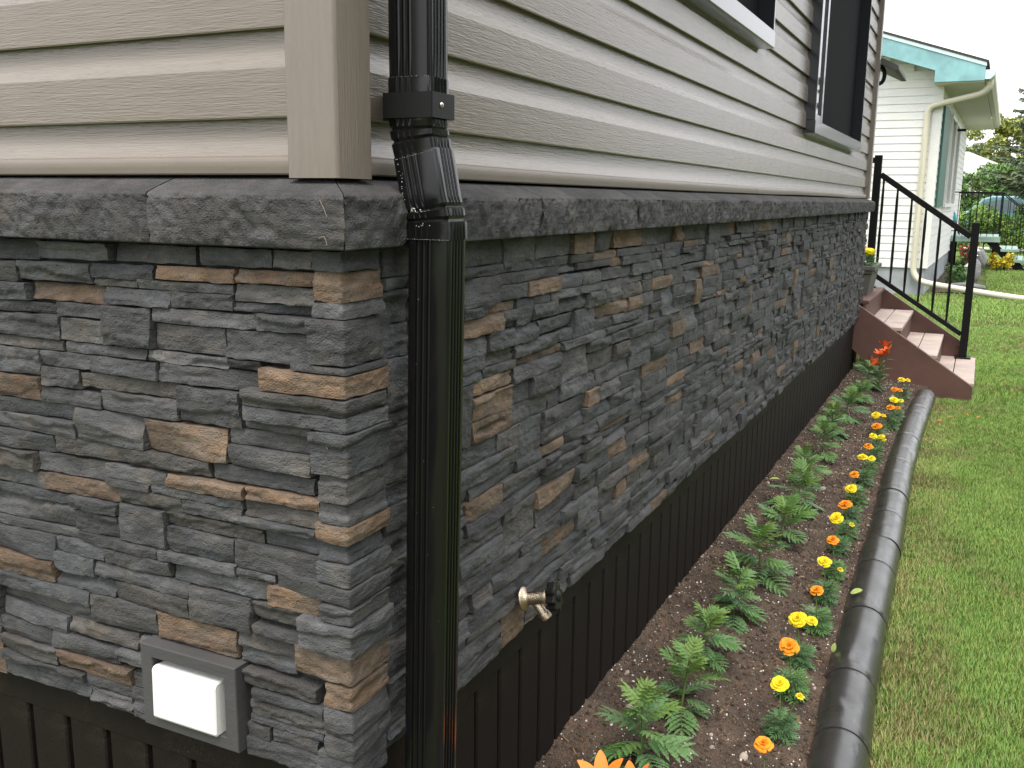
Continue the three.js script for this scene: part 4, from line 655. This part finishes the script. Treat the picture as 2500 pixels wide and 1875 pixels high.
// ---------------------------------------------------------------- the white house next door
{
  const n = thing('neighbour_house', 'white clapboard house with pale blue fascia beyond the steps', 'house', [0.07, LAWN, -14.5], -0.02);
  const W = -8, D = -9.2, DR = -9.4, OX = 0.22, F0 = 0.42, S0 = 3.02, slope = 0.335;
  part('foundation', bx(W, -0.01, -0.2, F0 + 0.01, D, -0.012), M.concrete, n);
  const ridge = S0 + 0.1 + slope * 4;
  part('wall_core', boxUV(shapeZ([[W + 0.03, F0], [-0.03, F0], [-0.03, S0 + 0.33], [-4, S0 + 1.66], [W + 0.03, S0 + 0.33]], -0.03, D + 0.05)), M.clap, n);
  const E = 0.112;
  const prof = [[0.0, 0.0], [0.013, 0.0], [0.014, 0.004], [0.003, E + 0.006]];
  const front = part('front_wall', bx(W, -0.1, F0 - 0.02, F0 + 0.001, -0.03, 0.018), M.clap, n), side = part('side_wall', bx(-0.03, 0.018, F0 - 0.02, F0 + 0.001, D, -0.1), M.clap, n);
  for (let y = F0 + 0.001; y < ridge - 0.2; y += E) { const xr = y < S0 - 0.05 ? -0.1 : Math.min(-0.1, -(y + E - S0 - 0.18) / slope), xl = y < S0 - 0.05 ? W : W - xr; if (xr - xl < 0.2) break; part('clapboard', loft([xl, xr].map((x) => prof.map(([d, h]) => new THREE.Vector3(x, y + h, d))), 0.3), M.clap, front); if (y < S0 - 0.1) part('clapboard', loft([-0.1, D].map((z) => prof.map(([d, h]) => new THREE.Vector3(d, y + h, z))), 0.3), M.clap, side); }
  part('corner_trim', merge([bx(-0.1, 0.024, F0 - 0.02, S0, -0.0, 0.024), bx(0.0, 0.0242, F0 - 0.02, S0, -0.1, -0.0005)]), M.clap, n);
  // roof with barge board, boxed eave and gutter
  const roofLine = (x) => S0 + 0.245 - slope * (x - 0.33 - OX);
  const roof = part('roof', merge([shapeZ([[0.58, roofLine(0.58)], [0.58, roofLine(0.58) + 0.03], [-4, roofLine(-4) + 0.03], [-4, roofLine(-4)]], DR, 0.4), shapeZ([[-4.0, roofLine(-4)], [-4, roofLine(-4) + 0.03], [-8.6, roofLine(0.6) + 0.03], [-8.6, roofLine(0.6)]], DR, 0.4)]), M.roof, n);
  part('barge_board', shapeZ([[0.545, roofLine(0.545) - 0.05], [0.545, S0 + 0.005], [-0.09, S0 + 0.005], [-0.09, S0 + 0.165], [-4, roofLine(-4) - 0.30], [-4, roofLine(-4) - 0.05]], 0.355, 0.38), M.fascia, roof);
  part('drip_strip', shapeZ([[0.555, roofLine(0.555) - 0.052], [0.555, roofLine(0.555) - 0.002], [-4, roofLine(-4) - 0.002], [-4, roofLine(-4) - 0.052]], 0.36, 0.392), M.fasciaPale, roof);
  part('soffit', merge([bx(-0.08, 0.545, S0 - 0.012, S0 + 0.004, DR, 0.354), shapeZ([[-0.08, roofLine(-0.08) - 0.24], [-0.08, roofLine(-0.08) - 0.225], [-4, roofLine(-4) - 0.225], [-4, roofLine(-4) - 0.24]], 0.03, 0.354)]), M.soffit, roof);
  const gp = [[0.33, S0 + 0.14], [0.33, S0 + 0.02], [0.40, S0 + 0.02], [0.445, S0 + 0.07], [0.45, S0 + 0.14], [0.44, S0 + 0.14], [0.435, S0 + 0.075], [0.395, S0 + 0.032], [0.34, S0 + 0.032], [0.34, S0 + 0.14]].map(([x, y]) => [x + OX, y]);
  part('gutter', shapeZ(gp, DR, 0.37), M.soffit, roof); part('gutter_end', shapeZ([[0.33, S0 + 0.14], [0.33, S0 + 0.02], [0.40, S0 + 0.02], [0.445, S0 + 0.07], [0.45, S0 + 0.14]].map(([x, y]) => [x + OX, y]), 0.3725, 0.378), M.fasciaPale, roof);
  const dp = tube([[0.62, S0 + 0.03, 0.25], [0.61, S0 - 0.07, 0.24], [0.50, S0 - 0.16, 0.2], [-0.06, S0 - 0.28, 0.085], [-0.155, S0 - 0.36, 0.075], [-0.16, S0 - 0.6, 0.075], [-0.165, 1.6, 0.075], [-0.165, 0.52, 0.075], [-0.15, 0.33, 0.08], [-0.04, 0.215, 0.1], [0.32, 0.155, 0.17], [1.32, 0.06, 0.42], [2.62, 0.045, 0.75]], 0.045, 12, 140, 0.35); part('downspout', dp, M.cream, n);
  // windows and shutters on the side wall
  const shutter = (z0, z1, y0, y1) => { const s = part('shutter', rbx(0.015, 0.045, y0, y1, z1, z0, 0.003), M.green, n); };
  shutter(-0.45, -1.95, 1.30, 2.80); shutter(-5.05, -5.6, 1.30, 2.80);
  const win = (z0, z1, y0, y1) => { const f = part('window', merge([bx(0.0, 0.07, y0, y1, z0 - 0.07, z0), bx(0.0, 0.07, y0, y1, z1, z1 + 0.07), bx(0, 0.075, y0 - 0.06, y0 - 0.0005, z1 - 0.02, z0 + 0.02), bx(0, 0.075, y1 + 0.0005, y1 + 0.06, z1 - 0.02, z0 + 0.02), bx(0.015, 0.05, y0, y1, (z0 + z1) / 2 - 0.03, (z0 + z1) / 2 + 0.03)]), M.clap, n); part('pane', bx(0.015, 0.025, y0, y1, (z0 + z1) / 2 + 0.0305, z0 - 0.0705), M.pane, f); part('pane', bx(0.015, 0.025, y0, y1, z1 + 0.0705, (z0 + z1) / 2 - 0.0305), M.pane, f); };
  win(-2.05, -3.4, 1.35, 2.72); win(-3.6, -4.95, 1.35, 2.72);
  
  const lamp = part('porch_light', merge([bx(0.08, 0.22, 2.60, 2.64, -3.53, -3.47)]), M.iron, n);
}
// ---------------------------------------------------------------- porch of the white house
{
  const p = thing('neighbour_porch', 'mint green porch platform with black iron railing beside the white house', 'porch', [0.16, LAWN, -20.8]);
  const L = 0.96, y = 0.70;
  for (let k = 0; k < 9; k++) part('deck_board', rbx(0, L, y - 0.05, y, -0.2 - k * 0.205, -k * 0.205, 0.006), M.mint, p);
  part('deck_rim', merge([bx(0, L, y - 0.11, y - 0.0505, -0.02, 0.0), bx(L - 0.02, L, y - 0.11, y - 0.0505, -1.8, -0.0205)]), M.mint, p);
  for (const [x, z] of [[0.09, -0.06], [0.09, -1.75], [L - 0.06, -1.75]]) part('leg', bx(x - 0.05, x + 0.05, 0, y - 0.111, z - 0.05, z + 0.05), M.iron, p);
  for (const z of [-0.05, -1.78]) part('stringer', shapeZ([[0.70, y - 0.115], [0.88, y - 0.115], [1.52, 0.0], [1.32, 0.0]], z - 0.03, z), M.iron, p);
  [[0.985, 0.46], [1.24, 0.25]].forEach(([x, yy]) => part('step_board', rbx(x, x + 0.34, yy - 0.06, yy, -1.8, -0.0, 0.008), M.mint, p));
  const iron = (pts, r = 0.008) => tube(pts, r, 6, 12, 0.0);
  const fence = (x0, x1, z) => { part('top_rail', rod([x0, y + 0.88, z], [x1, y + 0.88, z], 0.012), M.iron, p); part('bottom_rail', rod([x0, y + 0.1, z], [x1, y + 0.1, z], 0.010), M.iron, p); const m = Math.round((x1 - x0) / 0.11); for (let k = 0; k <= m; k++) { const x = x0 + (x1 - x0) * k / m; part('baluster', rod([x, y, z], [x, y + 0.88, z], k === 0 || k === m ? 0.014 : 0.007, undefined, 6), M.iron, p); } };
  fence(0.02, L - 0.02, -0.03); fence(0.02, L - 0.02, -1.76);
  for (const z of [-0.03, -1.76]) { part('stair_rail', rod([L - 0.02, y + 0.88, z], [1.46, y + 0.45, z], 0.012), M.iron, p); for (const x of [1.08, 1.19, 1.30, 1.41]) part('baluster', rod([x, x < 1.24 ? 0.46 : 0.25, z], [x, y + 0.88 - (x - L + 0.02) * 0.83, z], 0.007, undefined, 6), M.iron, p); }
}
{ // a folded parasol leaning at the wall on the porch
  const f = thing('folded_parasol', 'folded grey and teal parasol leaning on the porch platform', 'parasol', [0.36, 0.56, -21.1]);
  part('cloth', (() => { const g = new THREE.ConeGeometry(0.075, 0.42, 10, 4); const q = g.attributes.position; for (let i = 0; i < q.count; i++) { const a = Math.atan2(q.getZ(i), q.getX(i)), k = 1 + 0.25 * Math.sin(a * 5); q.setX(i, q.getX(i) * k); q.setZ(i, q.getZ(i) * k); } g.computeVertexNormals(); g.rotateX(Math.PI); g.translate(0, 0.27, 0); return g; })(), M.planter, f);
  part('stripe', (() => { const g = new THREE.CylinderGeometry(0.072, 0.05, 0.14, 10, 1, true); g.translate(0.025, 0.38, 0.01); return g; })(), M.teal, f); part('pole', rod([0, 0, 0], [0, 0.55, 0], 0.012), M.iron, f); f.rotation.z = 0.45;
}
{ // bed beside the white house
  const b = structure(part('side_bed', boxUV((() => { const rows = []; for (let j = 0; j <= 20; j++) { const r = []; for (let i = 0; i <= 6; i++) { const x = 0.12 + 0.66 * i / 6, z = -14.8 - 5.4 * j / 20; r.push(new THREE.Vector3(x, LAWN + 0.045 + 0.03 * fbm(x * 5, z * 5, 3, 2) - (i === 6 || i === 0 ? 0.06 : 0), z)); } rows.push(r); } return loft(rows, 1.2); })()), M.soil)); b.userData.label = 'brown soil bed along the white house'; b.userData.category = 'soil';
  const boulder = (label, x, y, z, sx, sy, sz, seed) => { const g = new THREE.IcosahedronGeometry(1, 4), p = g.attributes.position; for (let i = 0; i < p.count; i++) { const k = 1 + 0.3 * fbm(p.getX(i) * 1.3 + seed, p.getY(i) * 1.3, p.getZ(i) * 1.3, 3); p.setXYZ(i, p.getX(i) * k * sx, p.getY(i) * k * sy, p.getZ(i) * k * sz); } g.computeVertexNormals(); const o = part('boulder', boxUV(g), M.rock); o.position.set(x, y, z); tag(o, label, 'rock', 'boulders in the side bed'); };
  boulder('large pale boulder in the side bed of the white house', 0.72, 0.02, -17.6, 0.11, 0.22, 0.14, 3); boulder('smaller pale boulder higher behind the large one', 0.78, 0.14, -20.0, 0.14, 0.2, 0.14, 8);
  boulder('flat dark grey rock in front of the large pale boulder', 0.60, -0.12, -16.2, 0.3, 0.06, 0.12, 12);
  const place = ['nearest', 'second nearest', 'third nearest', 'farthest'];
  [[0.585, -17.6, 0.24], [0.66, -18.4, 0.30], [0.675, -19.1, 0.36], [0.70, -19.8, 0.42]].forEach(([x, z, h], i) => { const t = thing('garden_stake', `${place[i]} white capped garden stake in the side bed`, 'garden stake', [x, LAWN + 0.03, z], 0, 'white capped stakes in the side bed'); part('stake', rod([0, 0, 0], [0.02, h, 0], 0.012, 0.016), M.soffit, t); const g = new THREE.ConeGeometry(0.065, 0.06, 10); g.translate(0.02, h + 0.03, 0); part('cap', g, M.white, t); });
}
// ---------------------------------------------------------------- greenery
function leafCloud(n, size, at, seed) { // n leaf quads placed by at(r) -> [x, y, z]
  const r = rng(seed), pos = [], a = new THREE.Vector3(), b = new THREE.Vector3(), v = new THREE.Vector3();
  for (let i = 0; i < n; i++) { const p = at(r); a.set(r() - 0.5, r() - 0.5, r() - 0.5).normalize().multiplyScalar(size * (0.6 + 0.8 * r())); v.set(r() - 0.5, r() - 0.5, r() - 0.5).normalize(); b.crossVectors(a, v).normalize().multiplyScalar(a.length() * 0.55); const q = [[-1, 0], [0, -1], [1, 0], [0, 1]].map(([s, t]) => [p[0] + a.x * s + b.x * t, p[1] + a.y * s + b.y * t, p[2] + a.z * s + b.z * t]); for (const k of [0, 1, 2, 0, 2, 3]) pos.push(...q[k]); }
  return fromTris(pos);
}
const clumps = (list, k = 0.3) => (r) => { const c = list[Math.floor(r() * list.length)], u = r() * 2 - 1, t = r() * 6.283, s = Math.sqrt(1 - u * u), q = Math.pow(r(), k); return [c[0] + Math.cos(t) * s * c[3] * q, c[1] + u * c[4] * q, c[2] + Math.sin(t) * s * c[3] * q]; };
function bush(name, label, category, [x, y, z], w, h, d, n, size, col, seed, group) {
  const r = rng(seed), cl = []; for (let i = 0; i < 22; i++) cl.push([(r() - 0.5) * w, h * (0.2 + 0.62 * r()), (r() - 0.5) * d, 0.16 * Math.max(w, h) * (0.6 + 0.7 * r()), h * 0.2 * (0.7 + 0.6 * r())]);
  const t = thing(name, label, category, [x, y, z], 0, group);
  const cols = [[1, 1, 1], [1.35, 1.25, 0.9], [0.65, 0.75, 0.75]];
  cols.forEach((k, i) => { part('foliage', leafCloud(Math.round(n / 3), size, clumps(cl, 0.45), seed * 7 + i), std(C(col[0] * k[0], col[1] * k[1], col[2] * k[2]), { roughness: 0.65 }), t); });
  for (let i = 0; i < 3; i++) part('stem', rod([(i - 1) * w * 0.15, 0, 0], [(i - 1) * w * 0.22, h * 0.6, (r() - 0.5) * d * 0.3], 0.03 * h * 0.5, 0.01), M.bark, t);
  return t;
}
function tree(label, [x, z], H, R, base, n, size, col, seed, group) {
  const r = rng(seed), t = thing('broadleaf_tree', label, 'tree', [x, LAWN, z], 0, group), cl = [];
  for (let i = 0; i < 30; i++) { const a = r() * 6.283, q = Math.sqrt(r()), yy = base + (H - base) * (0.08 + 0.88 * r()), f = Math.sqrt(Math.max(0.05, 1 - Math.pow((yy - (base + H) / 2) / ((H - base) / 2), 2))); cl.push([Math.cos(a) * R * q * f, yy, Math.sin(a) * R * q * f, R * 0.26 * (0.6 + 0.7 * r()), R * 0.2]); }
  part('trunk', rod([0, 0, 0], [0, H * 0.75, 0], R * 0.07, R * 0.02, 9), M.bark, t);
  for (let i = 0; i < 7; i++) { const c = cl[i]; part('limb', rod([0, base * 0.6 + 0.2 * i, 0], [c[0] * 0.8, c[1] * 0.9, c[2] * 0.8], R * 0.03, R * 0.008, 6), M.bark, t); }
  [[1, 1, 1], [1.4, 1.3, 0.9], [0.6, 0.7, 0.75]].forEach((k, i) => part('crown', leafCloud(Math.round(n / 3), size, clumps(cl, 0.45), seed * 5 + i), std(C(col[0] * k[0], col[1] * k[1], col[2] * k[2]), { roughness: 0.65 }), t));
}
function spruce(label, [x, z], H, R, seed) {
  const r = rng(seed), t = thing('spruce_tree', label, 'tree', [x, LAWN, z]); part('trunk', rod([0, 0, 0], [0, H, 0], 0.16, 0.02, 9), M.bark, t);
  const sprays = [[], [], []]; const limbs = [];
  for (let y = 1.7; y < H - 0.15; y += 0.17) { const L = R * Math.pow(1 - y / H, 0.85), nb = 7; for (let k = 0; k < nb; k++) { const a = k / nb * 6.283 + y * 5 + r() * 0.6, len = L * (0.65 + 0.45 * r()), dr = 0.16 + 0.14 * r(), d = new THREE.Vector3(Math.cos(a), 0, Math.sin(a)), P = (s) => [d.x * len * s, y - dr * len * s + 0.22 * len * s * s, d.z * len * s]; limbs.push(rod(P(0), P(0.95), 0.012, 0.004, 4));
    const m = Math.round(10 + len * 26); for (let i = 0; i < m; i++) { const s = 0.18 + 0.82 * Math.sqrt((i + r()) / m), o = P(s), side = r() < 0.5 ? -1 : 1, sp = (0.34 * len * (1.05 - s) + 0.08) * (0.5 + 0.7 * r()), ang = a + side * (0.7 + 0.5 * r()), e = [o[0] + Math.cos(ang) * sp, o[1] - sp * (0.12 + 0.35 * r()), o[2] + Math.sin(ang) * sp]; const w = 0.03 + 0.02 * r(), nx = -Math.sin(ang) * w, nz = Math.cos(ang) * w, list = sprays[Math.floor(r() * 3)]; list.push(o[0], o[1] + 0.01, o[2], (o[0] + e[0]) / 2 + nx, (o[1] + e[1]) / 2, (o[2] + e[2]) / 2 + nz, ...e, o[0], o[1] + 0.01, o[2], ...e, (o[0] + e[0]) / 2 - nx, (o[1] + e[1]) / 2 - 0.03, (o[2] + e[2]) / 2 - nz); list.push(o[0], o[1] + 0.02, o[2], (o[0] + e[0]) / 2, (o[1] + e[1]) / 2 + w, (o[2] + e[2]) / 2, (o[0] + e[0]) / 2 + d.x * 0.05, (o[1] + e[1]) / 2 - w * 1.6, (o[2] + e[2]) / 2 + d.z * 0.05); } } }
  part('limbs', merge(limbs), M.bark, t);
  [[0.12, 0.165, 0.08], [0.15, 0.185, 0.08], [0.085, 0.125, 0.07]].forEach((c, i) => part('crown', fromTris(sprays[i]), std(C(...c), { roughness: 0.75 }), t));
}
bush('hedge', 'light green clipped hedge behind the iron porch railing', 'hedge', [0.85, LAWN, -28.6], 2.3, 1.36, 0.8, 9000, 0.045, [0.17, 0.28, 0.06], 301);
bush('yellow_shrub', 'small bright yellow shrub at the edge of the grey path', 'shrub', [1.17, LAWN, -20.6], 0.36, 0.42, 0.3, 700, 0.028, [0.55, 0.44, 0.03], 305);
bush('flower_clump', 'green clump with leaves low in the side bed of the white house', 'plant', [0.46, LAWN + 0.03, -16.4], 0.26, 0.36, 0.3, 900, 0.03, [0.10, 0.2, 0.06], 307);
{ const t = bush('red_flower_clump', 'clump of dark red flowers behind the white capped stakes', 'flower', [0.58, LAWN + 0.03, -20.2], 0.3, 0.5, 0.3, 700, 0.03, [0.10, 0.17, 0.06], 309); part('blooms', leafCloud(120, 0.035, (r) => [(r() - 0.5) * 0.34, 0.12 + 0.42 * r(), (r() - 0.5) * 0.3], 311), M.red, t); }
spruce('dark green spruce reaching in from the right edge of the photo', [2.75, -29], 8.4, 2.7, 401);
tree('dense green tree on the left of the parked car roof', [0.9, -50], 3.0, 1.9, 0.4, 9000, 0.09, [0.10, 0.19, 0.05], 503, 'trees behind the car');
tree('dense green tree on the right behind the parked car', [3.4, -49], 3.2, 2.1, 0.4, 9000, 0.09, [0.08, 0.15, 0.05], 507, 'trees behind the car');
tree('tall yellow green tree above the far white building', [1.6, -74], 7.0, 2.6, 1.2, 9000, 0.12, [0.28, 0.31, 0.08], 511, 'tall trees in the distance');
tree('lower grey green tree at the end of the white house eave', [-0.6, -72], 5.2, 2.0, 1.0, 6000, 0.12, [0.17, 0.21, 0.10], 513, 'tall trees in the distance');
// trees across the lawn and the road, mirrored in the side windows and the downspout
[[9.5, -16, 6.5, 2.8], [8.2, -11, 5.6, 2.6], [8.0, -6.2, 6.4, 2.9], [8.2, -1.4, 5.8, 2.7], [7.8, 3.4, 6.0, 2.8], [8.2, 8.4, 6.4, 2.8]].forEach(([x, z, H, R], i) => tree(`${ORD[i]} green tree in the row opposite the near house, counted from the street end`, [x, z], H, R, 0.5, 5400, 0.17, [0.06, 0.105, 0.03], 600 + i, 'trees opposite the near house'));
// ---------------------------------------------------------------- far white building
{
  const g = thing('far_house', 'far white building with a pale roof and carport', 'house', [0, LAWN, -56]);
  part('wall', bx(-6, 0.0, 0, 2.75, -6, 0), M.clap, g);
  part('roof', shapeZ([[-6.4, 2.9], [-6.4, 2.76], [2.4, 2.76], [2.4, 2.9], [-0.2, 4.0], [-3.4, 4.0]], -6.3, 0.5), M.clap, g);
  part('carport_post', rod([2.1, 0, 0.2], [2.1, 2.76, 0.2], 0.06), M.clap, g);
}
// ---------------------------------------------------------------- parked car
{
  const c = thing('parked_car', 'teal family car parked on the road behind the hedge', 'car', [0.2, LAWN + 0.008, -41]);
  const prof = [[-0.95, 0.30], [-0.98, 0.62], [-0.85, 0.86], [0.05, 1.0], [0.55, 1.48], [0.85, 1.58], [1.75, 1.58], [2.05, 1.48], [2.45, 1.02], [3.05, 0.96], [3.2, 0.78], [3.2, 0.34], [2.9, 0.26], [-0.7, 0.26]];
  const s = new THREE.Shape(prof.map((p) => new THREE.Vector2(...p))), bg = new THREE.ExtrudeGeometry(s, { depth: 1.5, bevelEnabled: true, bevelSize: 0.06, bevelThickness: 0.09, bevelSegments: 3 }); bg.translate(0, 0, -1.5); part('body', bg, M.carPaint, c);
  const pane = (pts) => part('window', shapeZ(pts, 0.088, 0.098), M.carGlass, c);
  pane([[0.2, 1.02], [0.62, 1.42], [1.15, 1.5], [1.15, 1.02]]); pane([[1.23, 1.02], [1.23, 1.5], [1.8, 1.48], [1.98, 1.38], [2.2, 1.04]]);
  for (const x of [-0.3, 2.5]) for (const z of [0.08, -1.58]) { const w = new THREE.Group(); const tg = new THREE.TorusGeometry(0.24, 0.085, 10, 24); const ty = part('wheel', tg, M.tyre, c); ty.position.set(x, 0.325, z); const hg = new THREE.CylinderGeometry(0.18, 0.18, 0.1, 18); hg.rotateX(Math.PI / 2); part('rim', hg, M.steel, ty); }
  for (const y of [0.66]) { part('headlight', rbx(-1.03, -0.9, y, y + 0.14, -0.4, -0.05, 0.01), M.white, c); part('tail_light', rbx(3.16, 3.265, y, y + 0.16, -0.35, -0.05, 0.01), M.red, c); }
}

// ---------------------------------------------------------------- small fallen things
{
  const petal = (() => { const rows = []; for (let i = 0; i <= 6; i++) { const t = i / 6; rows.push([-1, -0.5, 0, 0.5, 1].map((k) => new THREE.Vector3((t - 0.5) * 0.034, 0.004 * Math.sin(t * 3) + 0.003 * k * k, k * 0.009 * Math.pow(Math.sin(Math.PI * (0.06 + 0.9 * t)), 0.7)))); } return loft(rows, 0.8); })();
  const drop = (name, label, cat, m, x, y, z, a, s = 1, tilt = 0, group) => { const o = part(name, petal, m); o.position.set(x, y, z); o.rotation.set(tilt, a, tilt * 0.5); o.scale.setScalar(s); tag(o, label, cat, group); };
  const pale = std(C(0.36, 0.44, 0.13), { roughness: 0.7 });
  drop('fallen_leaf', 'pale green fallen leaf resting on the black edging', 'leaf', pale, 0.515, -0.012, -2.02, 0.4, 1.1, 0.5);
  drop('fallen_leaf', 'pale green fallen leaf on the bed side of the edging near the front', 'leaf', pale, 0.5, -0.028, -1.62, 1.4, 0.8, 0.9);
  drop('fallen_leaf', 'yellow green fallen leaf lying beside the skirting', 'leaf', pale, 0.05, 0.008, -3.1, 0.2, 1.2, 0.1);
  [['nearest the edging', 0.64, -5.35], ['second from the edging', 0.70, -5.5], ['third from the edging', 0.79, -5.62], ['farthest from the edging', 0.86, -5.58]].forEach(([w, x, z], i) => drop('fallen_petal', `orange fallen petal on the lawn before the steps, ${w}`, 'petal', M.coral, x, LAWN + 0.024, z, i * 1.3, 0.9, 0.15, 'fallen petals before the steps'));
  const straw = (label, pts) => tag(part('straw', tube(pts, 0.00032, 5, 14), M.straw), label, 'straw', 'dry grass strands stuck to the stone');
  M.straw = std(C(0.36, 0.28, 0.19), { roughness: 0.8 });
  straw('pale dry grass strand on the corner stone beside the downspout', [[-0.005, 0.902, 0.0435], [0.004, 0.893, 0.044], [0.012, 0.880, 0.0435]]);
  straw('curled dry grass strand at the corner of the ledge cap', [[0.012, 1.165, 0.0602], [0.02, 1.158, 0.0606], [0.028, 1.160, 0.0604], [0.032, 1.150, 0.06]]);
  straw('longer dry grass strand high on the corner of the ledge cap', [[0.022, 1.205, 0.0592], [0.029, 1.194, 0.0604], [0.033, 1.184, 0.0604]]);
}

scene.traverse((o) => { if (o.isMesh) { o.castShadow = true; o.receiveShadow = true; } });
renderer.render(scene, camera);
